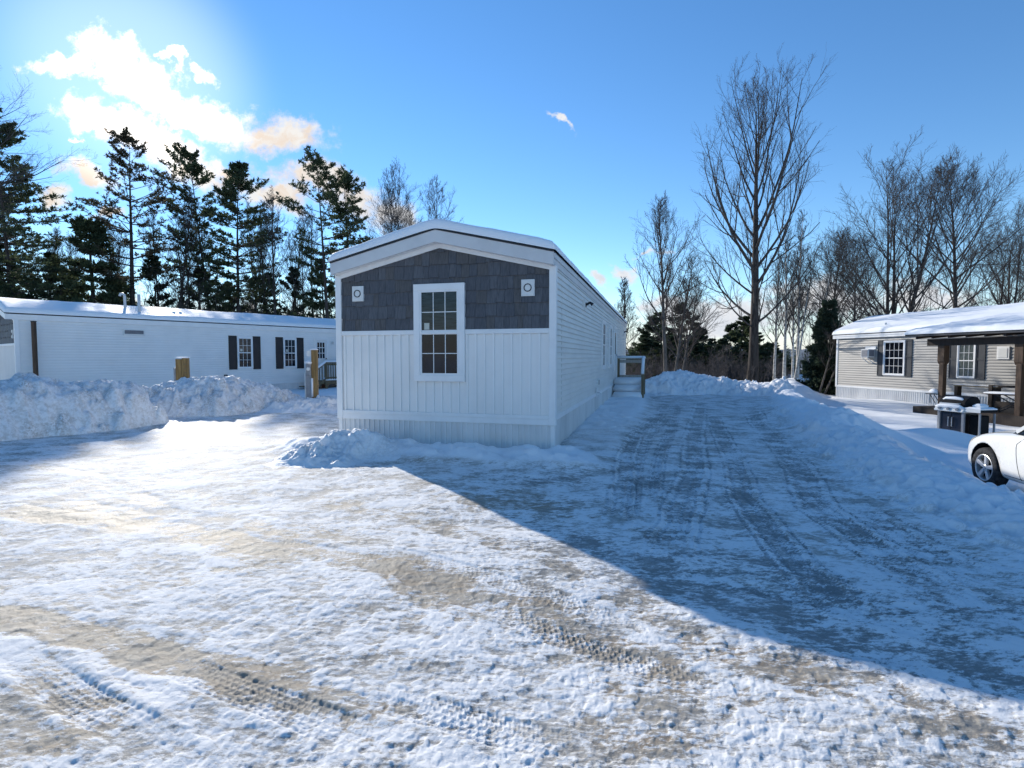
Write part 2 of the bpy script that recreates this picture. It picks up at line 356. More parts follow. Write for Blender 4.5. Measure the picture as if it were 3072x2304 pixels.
EDGE_Y = [-30, 0, 3.0, 4.2, 5.0, 6.2, 8.0, 11.2, 15.5, 19.1, 24, 40]
EDGE_X = [6, 4.6, 4.1, 4.06, 4.1, 4.3, 4.75, 5.8, 7.3, 8.85, 11.5, 20]
def terrain(X, Y):
    xe = np.interp(Y, EDGE_Y, EDGE_X); s = X - xe
    hh = np.interp(Y, [0, 4, 7, 11, 16, 19, 24], [.12, .20, .26, .34, .38, .46, .3])
    wob = fbm(X, Y, 3.0, 3, 40) * .35
    s2 = s + wob
    crest = hh * np.exp(-((s2 - 1.15) / .62) ** 2)
    yard = -.46 * sstep(1.3, 3.0, s2)
    z = crest + yard - .10 * sstep(-3.0, .2, s) * sstep(2.5, 5, Y) * (1 - sstep(16, 22, Y))
    far = np.maximum(Y - 35, 0)
    z = z - .13 * np.minimum(far, 60) * sstep(-8, 12, X) * sstep(-.5, .5, Y) - .03 * np.minimum(np.maximum(Y - 70, 0), 200)
    # drifts in the right yard
    z = z + np.where(s > 0, sstep(2, 4, s) * (.10 * fbm(X, Y, 4.0, 2, 50)), 0)
    for (mx, my, ax, ay, mh) in [(8.9, 12.4, 1.3, .9, .42), (10.6, 13.4, 1.5, .7, .36), (7.6, 14.8, 1.3, .9, .25), (9.6, 10.6, 1.2, 1.0, .30), (12.3, 15.8, 1.5, 1.0, .2), (8.6, 7.6, 1.2, .5, .12)]:
        z = z + mh * np.exp(-((X - mx) / ax) ** 2 - ((Y - my) / ay) ** 2)
    # apron of shovelled snow round the near home
    t, v = local(H1, X, Y)
    dfront = np.where((v > -1.3) & (v < 4.9), -t, 9); wf = np.clip(1 - np.abs(dfront - .85) / .80, 0, 1)
    apron = .14 * sstep(0, .7, wf) * (1 + .6 * gnoise(X / .4, Y / .4, 8)) * sstep(-1.4, -.3, v) * (1 - sstep(4.3, 5.0, v))
    dside = np.where((t > -1.2) & (t < 21), -v, 9); wside = np.clip(1 - np.abs(dside - .55) / np.interp(t, [0, 6, 20], [.75, 1.1, 1.2]), 0, 1)
    apron = np.maximum(apron, np.interp(t, [-1, 2, 8], [.05, .06, .13]) * sstep(0, .6, wside) * sstep(-1.3, 0, t) * (1 + .4 * gnoise(X / .6, Y / .6, 9)))
    z = z + apron
    # soft yard between the white homes
    z = z + .18 * sstep(14, 19, Y) * np.exp(-((X + 6.2) / 3.0) ** 2) * sstep(17.8, 19.5, Y) * (1 + .4 * gnoise(X / 2, Y / 2, 11))
    return z, s, apron

def make_ground():
    r = [0.0, .5, .9]; rr = 1.25
    while rr < 34: r.append(rr); rr *= 1.0036
    while rr < 4000: r.append(rr); rr *= 1.07
    r = np.array(r)
    th = np.concatenate([np.arange(-180, -54, 4.0), np.arange(-54, -46, .5), np.arange(-46, 46, .105), np.arange(46, 54, .5), np.arange(54, 180.1, 4.0)])
    th = np.radians(th)
    TH, RR = np.meshgrid(th, r); X = RR * np.sin(TH); Y = RR * np.cos(TH)
    z, s, apron = terrain(X, Y)
    sp = np.maximum(RR * .0040, .004)
    dense = (RR > 1.2) & (RR < 36) & (np.abs(TH) < R(50))
    road = (1 - sstep(-.1, .9, s)) * (1 - sstep(.02, .10, apron))
    lft = np.zeros_like(X)
    tl, vl = local(H1, X, Y)
    road = road * (1 - .85 * sstep(18.5, 20.5, Y) * (X < 2.0))
    ruff = .35 + .65 * road
    near = 1 - sstep(8, 16, RR)
    aa = lambda lam: np.clip((lam / sp - 2) / 2.5, 0, 1)
    pa = fbm(X, Y, .13, 4, 1, .75, sp); pb = fbm(X, Y, .060, 3, 5, .8, sp); pc = fbm(X, Y, .5, 3, 9, .6, sp)
    plate = sstep(-.16, .06, pa + .6 * pc) * .0062 * (.6 + .4 * aa(.13)) + sstep(-.10, .08, pb) * .0046 * aa(.060)
    c1 = cells(X, Y, .055, 3, .05, .46) * .055 * aa(.055) * sstep(-.15, .25, fbm(X, Y, .8, 3, 60))
    c2 = cells(X, Y, .10, 6, .0, .42) * .10 * aa(.10) * sstep(.0, .4, fbm(X, Y, 1.4, 3, 63))
    lump = .62 * (plate + pc * .007 + fbm(X, Y, .034, 2, 14, .85, sp) * .0040 + c1 * .10 + c2 * .04)
    soft = fbm(X, Y, 1.6, 3, 21, .5, sp) * .022
    z = z + np.where(dense, lump * ruff * (.55 + .6 * near) + soft, 0)
    # chunky shovelled texture on berm and apron
    ch = cells(X, Y, .22, 31, .15, .6) * .22 * np.clip((.22 / sp - 2) / 2, 0, 1)
    berm = sstep(0, .4, s) * (1 - sstep(1.6, 2.3, s)) * (1 - sstep(20, 26, Y))
    z = z + np.where(dense, ch * .60 * (berm * sstep(-.25, .25, fbm(X, Y, .9, 3, 77)) + .55 * sstep(.03, .1, apron)), 0)
    ridg = np.abs(fbm(X, Y, .42, 4, 81, .6, sp)); z = z + np.where(dense, -ridg * .12 * berm, 0)
    # tracks
    dirt = np.zeros_like(X); ice = np.zeros_like(X); tread = np.zeros_like(X)
    def trk(px, w, kd=0., ki=0., depth=.004, tr=0.0):
        nonlocal z, dirt, ice
        pts = [atz(*p)[:2] for p in px]
        x0 = min(p[0] for p in pts) - 1; x1 = max(p[0] for p in pts) + 1; y0 = min(p[1] for p in pts) - 1; y1 = max(p[1] for p in pts) + 1
        k = (X > x0) & (X < x1) & (Y > y0) & (Y < y1) & dense
        xs, ys = X[k], Y[k]; wq = .10 if w > .15 and kd else .028; xs2 = xs + wq * gnoise(xs / .5, ys / .5, 90); ys2 = ys + wq * gnoise(xs / .5, ys / .5, 91)
        d, S, I = polydist(xs2 if not tr else xs, ys2 if not tr else ys, pts)
        endf = sstep(0, .9, S) * (1 - sstep(S.max() - .9, S.max(), S))
        m = (1 - sstep(w * (.82 if tr else .55), w, d)) * endf
        zz = z[k] - depth * m + depth * .7 * np.exp(-((d - w * 1.15) / (w * .25)) ** 2)
        if tr:
            q = d * SIDE; c = np.floor(q / .036); fu = q / .036 - c; fv = (S + .35 * np.abs(q)) / .044 + .5 * (c % 2); fv = fv - np.floor(fv)
            rg = np.maximum(1 - np.minimum(fu, 1 - fu) / .20, 1 - np.minimum(fv, 1 - fv) / .20).clip(0, 1)
            zz += m * (tr * rg - .004) * sstep(-.95, -.2, gnoise(xs / .6, ys / .6, 96)) * np.clip((.05 / sp[k] - 2) / 2, 0, 1)
            zz -= lump[k] * m * .7 * ruff[k]
            tread[k] = np.maximum(tread[k], m * (1 - rg) * .8)
        z[k] = zz
        dirt[k] = np.maximum(dirt[k], m * kd); ice[k] = np.maximum(ice[k], m * ki)
    LS = [0.45, .0]
    trk([(-350, 1800), (0, 1855), (361, 1936), (729, 2019), (972, 2110), (1285, 2200), (1600, 2304)], .17, 1.0)
    trk([(-100, 1520), (300, 1560), (600, 1600), (764, 1640), (1100, 1690), (1400, 1774), (1778, 1918), (2042, 2046), (2270, 2175), (2520, 2304)], .22, .95)
    trk([(900, 1480), (1250, 1560), (1600, 1660), (1900, 1800), (2141, 1970), (2400, 2040), (2700, 2095), (3072, 2215), (3400, 2330)], .20, .85)
    trk([(1950, 1900), (2300, 1985), (2600, 2060), (2900, 2140), (3072, 2190), (3400, 2290)], .16, .9)
    trk([(0, 1374), (278, 1429), (520, 1533), (900, 1600), (1300, 1640)], .16, .45)
    trk([(0, 1500), (400, 1540), (800, 1690), (1150, 1740), (1500, 1850), (1900, 2060), (2250, 2304)], .20, .55)
    trk([(0, 1930), (310, 2145), (500, 2304)], .12, .35, 0, .008)
    trk([(0, 2120), (200, 2240), (330, 2304)], .20, .7)
    for q_ in ([(1000, 2050), (1250, 2125), (1500, 2195), (1760, 2265), (1940, 2320)], [(1330, 1765), (1513, 1842), (1700, 1920), (1900, 1990), (2118, 2060), (2400, 2180)], [(1050, 1640), (1300, 1690), (1560, 1765), (1800, 1850), (2050, 1960)],
               [(420, 1960), (640, 2040), (860, 2120), (1080, 2210), (1240, 2300)], [(2350, 2080), (2600, 2150), (2850, 2230), (3072, 2300)], [(30, 1960), (200, 2070), (400, 2190), (560, 2310)], [(700, 1600), (1000, 1660), (1250, 1735)]):
        trk(q_, .105, .25, 0, .004, .0085)
    for px, w, ki in [([(1846, 1585), (1863, 1497), (1874, 1370), (1902, 1309), (1971, 1254), (2004, 1207)], .12, .75),
                      ([(1950, 1500), (1975, 1370), (2015, 1280), (2029, 1225), (2018, 1207)], .08, .55),
                      ([(1990, 1680), (2054, 1479), (2080, 1406), (2076, 1316), (2090, 1254), (2101, 1207)], .17, .8),
                      ([(2560, 1850), (2360, 1660), (2224, 1479), (2206, 1388), (2170, 1316), (2134, 1243)], .15, .75),
                      ([(3000, 1880), (2760, 1720), (2441, 1497), (2405, 1406), (2333, 1316), (2242, 1233)], .19, .7),
                      ([(1890, 1560), (1915, 1380), (1950, 1310), (2010, 1250)], .05, .6),
                      ([(3072, 1760), (2700, 1590), (2520, 1480)], .2, .6),
                      ([(1400, 1425), (1560, 1432), (1720, 1440)], .12, .9),
                      ([(1560, 1580), (1800, 1670), (2050, 1750), (2350, 1830), (2750, 1950), (3072, 2060)], .40, .85),
                      ([(2150, 1720), (2500, 1790), (2800, 1880), (3072, 1960)], .26, .8),
                      ([(2300, 1960), (2650, 2000), (3000, 2120)], .2, .5)]:
        trk(px, w, 0, ki, .008)
        if w < .3 and px[0][1] > 1230:
            for o_ in (-1.5, -.7, .3, 1.1, 1.9): trk([(q[0] + o_ * w / (2600 / (q[1] - HZ)) * F * .8, q[1]) for q in px], .024, 0, .70, .008)
    def blob(px, py, rx, ry, kd=0, ki=0):
        nonlocal dirt, ice
        c = atz(px, py); a = abs(atz(px + rx, py)[0] - c[0]); b = abs(atz(px, py - ry)[1] - c[1])
        g = np.exp(-((X - c[0]) / a) ** 2 - ((Y - c[1]) / b) ** 2)
        if kd: dirt = np.maximum(dirt, g * kd)
        if ki: ice = np.maximum(ice, g * ki)
    for b in [(1480, 1520, 230, 40, .7), (1150, 1590, 260, 40, .55), (1250, 1700, 300, 50, .75), (1650, 1850, 220, 60, .8), (1450, 1850, 160, 40, .9), (2200, 2110, 260, 60, .9),
              (800, 2020, 200, 50, .8), (180, 2240, 130, 60, .7), (1100, 1960, 160, 40, .5), (2900, 2180, 240, 60, .9), (100, 1760, 200, 40, .4), (650, 1730, 260, 40, .45), (350, 1330, 200, 22, .4), (2050, 2230, 200, 60, .5)]:
        blob(*b)
    for b in [(1800, 1640, 220, 70, 0, .55), (2000, 1700, 260, 60, 0, .6), (2650, 1830, 330, 70, 0, .6), (2900, 1990, 260, 90, 0, .65), (2050, 1480, 250, 40, 0, .4), (1620, 1440, 120, 14, 0, .8)]:
        blob(*b)
    big = fbm(X, Y, 1.8, 4, 70); mid = fbm(X, Y, .45, 4, 71, .6, sp); fin = fbm(X, Y, .12, 3, 72, .7, sp)
    hl = lump / .03
    dirt = dirt * .9 + .42 * sstep(-.2, .5, big) * road * (1 - sstep(0, 14, RR) * .4) * (1 - .7 * sstep(5, 9, Y) * (X > 0))
    ice = np.minimum(ice * .62, .60) + (.16 + .24 * sstep(-.4, .4, -big)) * road
    dirt = np.maximum(dirt, tread * .55)
    dm = np.clip(dirt * 1.05 + mid * .22 * (dirt > .05), 0, 1.2) * road; im = np.clip(ice * 1.05 + mid * .22 * (ice > .05), 0, 1.2) * road
    n1, n2 = X.shape
    V = np.stack([X, Y, z], -1).reshape(-1, 3)
    idx = np.arange(n1 * n2).reshape(n1, n2)
    Q = np.stack([idx[:-1, :-1], idx[:-1, 1:], idx[1:, 1:], idx[1:, :-1]], -1).reshape(-1, 4)[:, ::-1]
    m = bpy.data.materials.new('packed_snow_ground'); m.use_nodes = True; h = NT(m.node_tree); b = h.n['Principled BSDF']
    tc = h.new('ShaderNodeTexCoord'); v = tc.outputs['Object']
    def attr(n):
        a = h.new('ShaderNodeAttribute'); a.attribute_name = n; return a.outputs['Fac']
    da, ia, re_ = attr('dirt'), attr('ice'), attr('relief')
    mp_ = h.new('ShaderNodeMapping'); mp_.inputs['Rotation'].default_value = (0, 0, R(21)); mp_.inputs['Scale'].default_value = (.42, 1.15, 1); h.l.new(v, mp_.inputs[0]); vr = mp_.outputs[0]
    n8 = h.noise(vr, 5, 6, .70); n40 = h.noise(vr, 30, 7, .80); n200 = h.noise(v, 170, 3, .7)
    base = h.mix(n8, (.89, .895, .90), (.80, .81, .82))
    road_ = attr('road')
    worn = h.math('MULTIPLY', road_, h.step(h.math('SUBTRACT', h.math('ADD', h.math('MULTIPLY', h.math('SUBTRACT', n40, .5), 3.4), h.math('MULTIPLY', h.math('SUBTRACT', n8, .5), 1.6)), h.math('MULTIPLY', re_, .22)), -.12, .42))
    base = h.mix(h.math('MULTIPLY', road_, .6), base, (.83, .815, .79))
    base = h.mix(h.math('MULTIPLY', worn, .85), base, (.40, .37, .325))  # grit in worn gaps; this grey also stands in for shadows between lumps
    def cover(m, amp, lo):   # packed snow worn through: low spots first, at every grain size
        q = h.math('ADD', h.math('MULTIPLY', h.math('SUBTRACT', n40, .5), 1.9 * amp), h.math('MULTIPLY', h.math('SUBTRACT', n8, .5), 1.1 * amp))
        q = h.math('SUBTRACT', q, h.math('MULTIPLY', re_, .16))
        f = h.step(h.math('ADD', m, q), lo, lo + .5)
        return h.math('MULTIPLY', f, h.step(m, .03, .25))
    f1 = cover(da, 1.7, .52)
    sand = h.mix(n200, (.38, .295, .20), (.18, .13, .08)); sand = h.mix(h.step(n8, .35, .65), sand, (.34, .305, .25))
    c = h.mix(h.math('MULTIPLY', f1, .92), base, sand)
    f2 = cover(ia, 2.0, .54)
    c = h.mix(h.math('MULTIPLY', f2, .78), c, h.mix(n200, (.30, .295, .28), (.14, .14, .135)))
    h.l.new(c, b.inputs['Base Color'])
    rg = h.math('SUBTRACT', .72, h.math('MULTIPLY', h.math('MAXIMUM', f1, f2), .18)); h.l.new(rg, b.inputs['Roughness'])
    b.inputs['Specular IOR Level'].default_value = .14
    b1 = h.new('ShaderNodeBump'); b1.inputs['Strength'].default_value = .6; b1.inputs['Distance'].default_value = .02; h.l.new(h.noise(v, 34, 6, .75), b1.inputs['Height'])
    h.l.new(b1.outputs[0], b.inputs['Normal'])
    me = np_mesh('ground', V, Q, None, [m], True, None, {'dirt': dm, 'ice': im, 'road': road * (RR < 60), 'relief': np.where(dense, (lump - .0038) / .0045, 0)})
    link(bpy.data.objects.new('ground', me), None, None, None, None, 'structure')
make_ground()

def ground_z(x, y):
    z, _, _ = terrain(np.array([float(x)]), np.array([float(y)])); return float(z[0])

def snow_pile(name, pts, label, cat, res=.035, m='snow_dirty', chunk=.18, rough=.10, seed=0, power=2.2, group=None, skew=0.0):
    """ridge of heaped snow; pts = (x, y, height, halfwidth)"""
    xs = [p[0] for p in pts]; ys = [p[1] for p in pts]; wm = max(p[3] for p in pts) * 1.25
    gx = np.arange(min(xs) - wm, max(xs) + wm, res); gy = np.arange(min(ys) - wm, max(ys) + wm, res)
    X, Y = np.meshgrid(gx, gy)
    wx = X + fbm(X, Y, .9, 3, 100 + seed) * .22; wy = Y + fbm(X, Y, .9, 3, 110 + seed) * .22
    d, S, I = polydist(wx, wy, pts)
    Hh = np.interp(I, range(len(pts)), [p[2] for p in pts]); Wd = np.interp(I, range(len(pts)), [p[3] for p in pts])
    u = d / Wd; h = np.maximum(Hh * (1 - np.clip(u, 0, 1.6) ** power), -.12) if power > 1.7 else Hh * 1.12 * np.exp(-(u * 1.45) ** 2) - .035
    act = sstep(-.02, .12, h) if power > 1.7 else sstep(-.03, .22, h)
    h = h + act * (fbm(X, Y, .8, 4, 120 + seed) * rough + (cells(X, Y, chunk, 130 + seed, .1, .62) * chunk + cells(X, Y, chunk * .45, 140 + seed, .1, .62) * chunk * .45 + cells(X, Y, chunk * .24, 145 + seed, .1, .6) * chunk * .24) * 1.15 * sstep(-.4, .1, fbm(X, Y, .7, 2, 150 + seed)) * (1 - .85 * sstep(.62, .9, h / np.maximum(Hh, .05) + .25 * gnoise(X / .8, Y / .8, 170 + seed))) + fbm(X, Y, .20, 4, 160 + seed, .75) * .05)
    g, _, _ = terrain(X, Y)
    Z = g + h; n1, n2 = X.shape; idx = np.arange(n1 * n2).reshape(n1, n2)
    Q = np.stack([idx[:-1, :-1], idx[:-1, 1:], idx[1:, 1:], idx[1:, :-1]], -1).reshape(-1, 4)
    Q = Q[(h.ravel()[Q] > -.03).any(1)]
    used = np.unique(Q); mp = np.full(n1 * n2, -1); mp[used] = np.arange(len(used))
    c = np.array([np.mean(xs), np.mean(ys), 0])
    V = np.stack([X, Y, Z], -1).reshape(-1, 3)[used] - c
    o = bpy.data.objects.new(name, np_mesh(name, V, mp[Q], None, [M[m]], True)); o.location = c
    return link(o, None, label, cat, group)

snow_pile('snow_bank', [(-15.2, 6.2, 1.25, 2.1), (-12.9, 8.9, 1.20, 1.95), (-11.2, 11.0, 1.22, 1.75), (-9.75, 12.6, 1.0, 1.25)],
          'long tall ploughed snow bank at the left edge of the icy road', 'snow bank', .035, chunk=.30, rough=.11, seed=1, power=3.2, group='ploughed snow heaps')
snow_pile('snow_bank', [(-10.6, 15.6, .75, 1.2), (-9.1, 15.9, 1.10, 1.55), (-8.2, 16.7, .85, 1.3), (-7.0, 18.0, .25, .8)],
          'lumpy grey snow bank tapering toward the wooden meter post', 'snow bank', .035, chunk=.24, rough=.15, seed=5, power=1.9, group='ploughed snow heaps')
snow_pile('snow_heap', [(-3.4, 8.45, .14, .6), (-2.95, 8.6, .36, .85), (-2.2, 8.8, .20, .65)],
          'small shovelled snow heap at the left front corner of the near home', 'snow heap', .022, m='snow_heap', chunk=.12, rough=.07, seed=9, power=1.6, group='ploughed snow heaps')
snow_pile('snow_heap', [(-6.9, 16.4, .28, .95), (-6.0, 16.9, .36, 1.05), (-5.2, 16.6, .2, .8)],
          'low sunlit snow heap at the foot of the wooden meter post', 'snow heap', .03, m='snow_heap', chunk=.15, rough=.08, seed=12, power=1.6, group='ploughed snow heaps')
snow_pile('snow_heap', [(6.2, 23.6, .55, 1.0), (7.6, 24.6, 1.0, 1.7), (8.9, 24.6, .80, 1.5), (10.3, 23.9, .55, 1.2), (10.9, 22.6, .45, 1.0)],
          'wide snow heap pushed up at the far end of the driveway', 'snow heap', .045, m='snow_heap', chunk=.28, rough=.14, seed=15, power=1.8, group='ploughed snow heaps')

# ------------------------------------------------------------------ home builder (local axes: t along the wall, v into the house, z up)
def clapboard(t0, t1, z0, z1, pitch, holes=(), seed=0):
    mb = MB(); n = int(math.ceil((z1 - z0) / pitch))
    cuts = sorted({t0, t1} | {h[0] for h in holes} | {h[1] for h in holes})
    for i in range(n):
        a = z0 + i * pitch; b = min(a + pitch, z1); fr = (b - a) / pitch
        # two-step vinyl profile: flat, soft lap shadow line
        prof = [(-.026, a), (-.030, a + .010), (-.020, a + (b - a) * .5), (-.004, b - .004), (-.002, b), (-.026, b)]
        vs = [(t0, y, z) for y, z in prof] + [(t1, y, z) for y, z in prof]
        k = len(prof); mb.raw(vs, [(j, j + 1, k + j + 1, k + j) for j in range(k - 1)])
    return mb
def ribbed(a0, a1, z0, z1, pitch, rib, depth, end):
    """vertical ribbed panel; end=True lies in the t=0 plane (along v), else in the v=0 plane (along t)"""
    mb = MB(); a = a0; pr = []
    while a < a1 - 1e-6:
        b = min(a + pitch, a1); e = min(a + rib, b)
        pr += [(a, -depth), (e, -depth), (min(e + .006, b), -.002), (b, -.002)]; a = b
    lo = []; hi = []
    for p, d in pr:
        lo.append((d, p, z0) if end else (p, d, z0)); hi.append((d, p, z1) if end else (p, d, z1))
    n = len(lo); mb.raw(lo + hi, [(i, i + 1, n + i + 1, n + i) for i in range(n - 1)])
    return mb
def wbox(mb, side, a0, a1, n0, n1, z0, z1):
    """box on a wall: a along wall, n outward"""
    if side == 's': mb.box(a0, a1, -n1, -n0, z0, z1)
    else: mb.box(-n1, -n0, a0, a1, z0, z1)
    return mb
def window(root, side, a0, a1, z0, z1, cols=3, rows=2, trim=.05, glass=('glass', 'glass'), flip=False, depth=.070, label=None, sticker=False, curtain=False, frame_mat='white'):
    mb = MB(); d0 = .012; d = depth
    for q in ((a0, a1, z1 - trim, z1), (a0, a1, z0, z0 + trim), (a0, a0 + trim, z0 + trim, z1 - trim), (a1 - trim, a1, z0 + trim, z1 - trim)):
        wbox(mb, side, q[0], q[1], d0, d, q[2], q[3])
    w = mb.build('window', M[frame_mat], root, bevel=.004, label=label)
    ia0, ia1, iz0, iz1 = a0 + trim, a1 - trim, z0 + trim, z1 - trim; zm = (iz0 + iz1) / 2; s = .035
    # upper sash stands proud of the lower one
    sb = MB()
    for (zz0, zz1, n1) in ((zm - .02, iz1, d - .012), (iz0, zm + .02, d - .022)):
        for q in ((ia0, ia1, zz1 - s, zz1), (ia0, ia1, zz0, zz0 + s), (ia0, ia0 + s, zz0 + s, zz1 - s), (ia1 - s, ia1, zz0 + s, zz1 - s)):
            wbox(sb, side, q[0], q[1], d0, n1 + (0.001 if q[2] != zz0 + s else 0), q[2], q[3])
    sb.build('sash', M['white'], w)
    for k, (zz0, zz1, n1) in enumerate(((zm + .015, iz1 - s, .044), (iz0 + s, zm - .015, .040))):
        p = wbox(MB(), side, ia0 + s, ia1 - s, .010, n1, zz0, zz1).build('pane', M[glass[k]], w)
        g = MB()
        for c in range(1, cols):
            a = ia0 + s + (ia1 - ia0 - 2 * s) * c / cols; wbox(g, side, a - .007, a + .007, n1, n1 + .005, zz0, zz1)
        for r_ in range(1, rows):
            zc = zz0 + (zz1 - zz0) * r_ / rows; wbox(g, side, ia0 + s, ia1 - s, n1, n1 + .0065, zc - .007, zc + .007)
        g.build('grille', M['white'], w)
    if sticker:
        a = (ia1 - s - .05) if side == 'e' else ia0 + s + .05
        wbox(MB(), side, a - .10 if side == 'e' else a, a if side == 'e' else a + .10, .044, .047, zm + .06, zm + .18).build('paper_label', M['paper'], w)
    return w
def shutter(root, side, a0, a1, z0, z1, m):
    mb = MB(); wbox(mb, side, a0, a1, .015, .035, z0, z1)
    s = wbox(mb, side, a0, a0 + .04, .035, .05, z0, z1)
    wbox(mb, side, a1 - .04, a1, .035, .05, z0, z1)
    zm = z0 + (z1 - z0) * .55
    for q in ((z0, z0 + .06), (z1 - .06, z1), (zm - .04, zm + .04)): wbox(mb, side, a0 + .04, a1 - .04, .035, .0495, *q)
    return mb.build('shutter', M[m], root, bevel=.004)

def home(name, Hm, zb, zs, ze, rise, label, cat, fh=.20, over=.28, sover=.06, snow_t=.21, siding='clap', pitch=.102, end='shingle', seed=0, zband=2.04, z0=0.0, fas='white', skirt_pitch=.105, snow_m='snow_roof'):
    """zb ground, zs siding bottom, ze eave underside, rise fascia-underside rise to ridge"""
    o = Hm['o']; L, W = Hm['L'], Hm['W']
    root = empty(name, (o[0], o[1], z0), Hm['rz'], label, cat)
    hw = W / 2
    zr = lambda v: ze + rise * (1 - abs(v - hw) / hw)
    # inner walls behind the cladding
    c = MB(); c.prism([(.03, zb - .3), (W, zb - .3), (W, ze), (hw, ze + rise - .02), (.03, ze)], 'x', .03, L); c.build('wall', M['vinyl'], root)
    clapboard(.075, L, zs, ze, pitch).build('side_siding', M[siding], root)
    if fh:
        ribbed(.02, L, zb - .25, zs - .02, skirt_pitch, .034, .022, False).build('skirting', M['skirt'], root, label=None)
    if end == 'shingle':
        ribbed(.07, W - .07, zs, zband, .166, .040, .030, True).build('vertical_siding', M['vinyl'], root)
        ribbed(.0, W, zb - .25, zs - .13, skirt_pitch, .034, .024, True).build('skirting', M['skirt'], root)
        b = MB(); b.box(-.046, -.001, .075, W - .075, zs - .035, zs + .03); b.box(-.038, -.001, .0, W, zs - .14, zs - .035); b.build('base_trim', M['white'], root, bevel=.005)
        b = MB(); b.box(-.046, -.001, .075, W - .075, zband, zband + .085); b.build('band_trim', M['white'], root, bevel=.006)
        rs = random.Random(seed); mb = MB(); zz = zband + .085; k = 0; mi = []
        while zz < ze + rise:
            zt = zz + .118 * 2; v = .07 - rs.random() * .12
            while v < W - .07:
                w = rs.choice((.10, .13, .15, .17, .20, .23)); a, b_ = max(v, .07), min(v + w - .004, W - .07); drop = rs.choice((0, 0, .014, .022))
                v += w
                if b_ - a < .02: continue
                ta, tb = min(zt, zr(a) - .03), min(zt, zr(b_) - .03); lo = zz - drop if k else zz
                if a < hw < b_: pts = [(a, ta), (hw, min(zt, zr(hw) - .03)), (b_, tb)]
                else: pts = [(a, ta), (b_, tb)]
                if max(p[1] for p in pts) < lo + .015: continue
                pts = [(p[0], max(p[1], lo + .004)) for p in pts]
                n = len(pts)
                d0, d1 = .030 + rs.random() * .005, .010
                fr = [(-d0, a, lo), (-d0, b_, lo)] + [(-d1 - .001 * rs.random(), p[0], p[1]) for p in reversed(pts)]
                bk = [(-.002, y, z) for (_, y, z) in fr]; m_ = len(fr)
                f0 = len(mb.f); mb.raw(fr + bk, [tuple(range(m_))] + [(i, (i + 1) % m_, m_ + (i + 1) % m_, m_ + i) for i in range(m_)])
                mi += [rs.choice((0, 0, 1, 2))] * (len(mb.f) - f0)
            zz = zt; k += 1
        g = mb.build('gable_shingles', [M['shake'], M['shake2'], M['shake3']], root)
        g.data.polygons.foreach_set('material_index', mi)
        b = MB(); b.box(-.012, -.003, .07, W - .07, zband, ze); b.build('shingle_backing', M['shake'], root)
        # frieze boards along the rake
        for a, q in ((.0, hw), (hw, W)):
            b = MB(); b.hexa([(-.045, a, zr(a) - .085), (-.003, a, zr(a) - .085), (-.003, q, zr(q) - .085), (-.045, q, zr(q) - .085), (-.045, a, zr(a) - .002), (-.003, a, zr(a) - .002), (-.003, q, zr(q) - .002), (-.045, q, zr(q) - .002)])
            b.build('frieze_board', M['white'], root)
        for a in (0, W):
            b = MB(); b.box(-.054, .075, a - (.044 if a == 0 else .075), a + (.075 if a == 0 else .044), zs - .14, ze - .005); b.box(-.026, .05, a - (.026 if a == 0 else .05), a + (.05 if a == 0 else .026), zb - .3, zs - .14)
            b.build('corner_trim', M['white'], root, bevel=.006)
    else:
        b = MB(); b.box(-.04, .075, -.04, .075, zs - .06, ze - .005); b.build('corner_trim', M['white'], root, bevel=.006)
    b = MB(); b.box(.076, L, -.036, -.001, zs - .06, zs + .03); b.build('side_base_trim', M['white'], root, bevel=.005)
    # roof: fascia, soffit, dark drip edge, slab, snow
    e0, e1 = -over, L + over; y0, y1 = -sover, W + sover
    zf = lambda v: ze + rise * (1 - min(abs(v - hw), hw + sover) / hw)
    def rake(mb, ta, tb, dz0, dz1):
        for (a, q) in ((y0, hw), (hw, y1)):
            mb.hexa([(ta, a, zf(a) + dz0), (tb, a, zf(a) + dz0), (tb, q, zf(q) + dz0), (ta, q, zf(q) + dz0), (ta, a, zf(a) + dz1), (tb, a, zf(a) + dz1), (tb, q, zf(q) + dz1), (ta, q, zf(q) + dz1)])
    f = MB(); rake(f, e0, e0 + .03, -.012, fh); f.build('gable_fascia', M[fas], root)
    f = MB(); rake(f, e1 - .03, e1, -.012, fh); f.build('gable_fascia', M[fas], root)
    for a, bb, s_ in ((y0, y0 + .03, -1), (y1 - .03, y1, 1)):
        f = MB(); f.box(e0 + .031, e1 - .031, a, bb, zf(a) - .010, zf(a) + fh * .52)
        f.box(e0 + .031, e1 - .031, a - .018 if s_ < 0 else a, bb if s_ < 0 else bb + .018, zf(a) + fh * .52, zf(a) + fh - .012)
        f.build('eave_fascia', M[fas], root)
    sf = MB(); rake(sf, e0 + .031, -.0, .0, .012)
    n = int(W / .2)
    for i in range(n):        # soffit panel ribs
        a = .1 + i * .2
        z = zf(a + .01)
        sf.hexa([(e0 + .032, a, zf(a) - .006), (-.046, a, zf(a) - .006), (-.046, a + .012, zf(a + .012) - .006), (e0 + .032, a + .012, zf(a + .012) - .006),
                 (e0 + .032, a, zf(a) + .001), (-.046, a, zf(a) + .001), (-.046, a + .012, zf(a + .012) + .001), (e0 + .032, a + .012, zf(a + .012) + .001)])
    sf.build('soffit', M['white'], root)
    for a in (y0 + .031, y1 - .031):
        s2 = MB(); q0, q1 = (a, -.03) if a < hw else (W + .002, a); s2.box(.0, L, min(q0, q1), max(q0, q1), ze - .004, ze + .004)
    rf = MB(); rake(rf, e0 - .012, e1 + .012, fh, fh + .028); roof = rf.build('roof', M['dark_edge'], root)
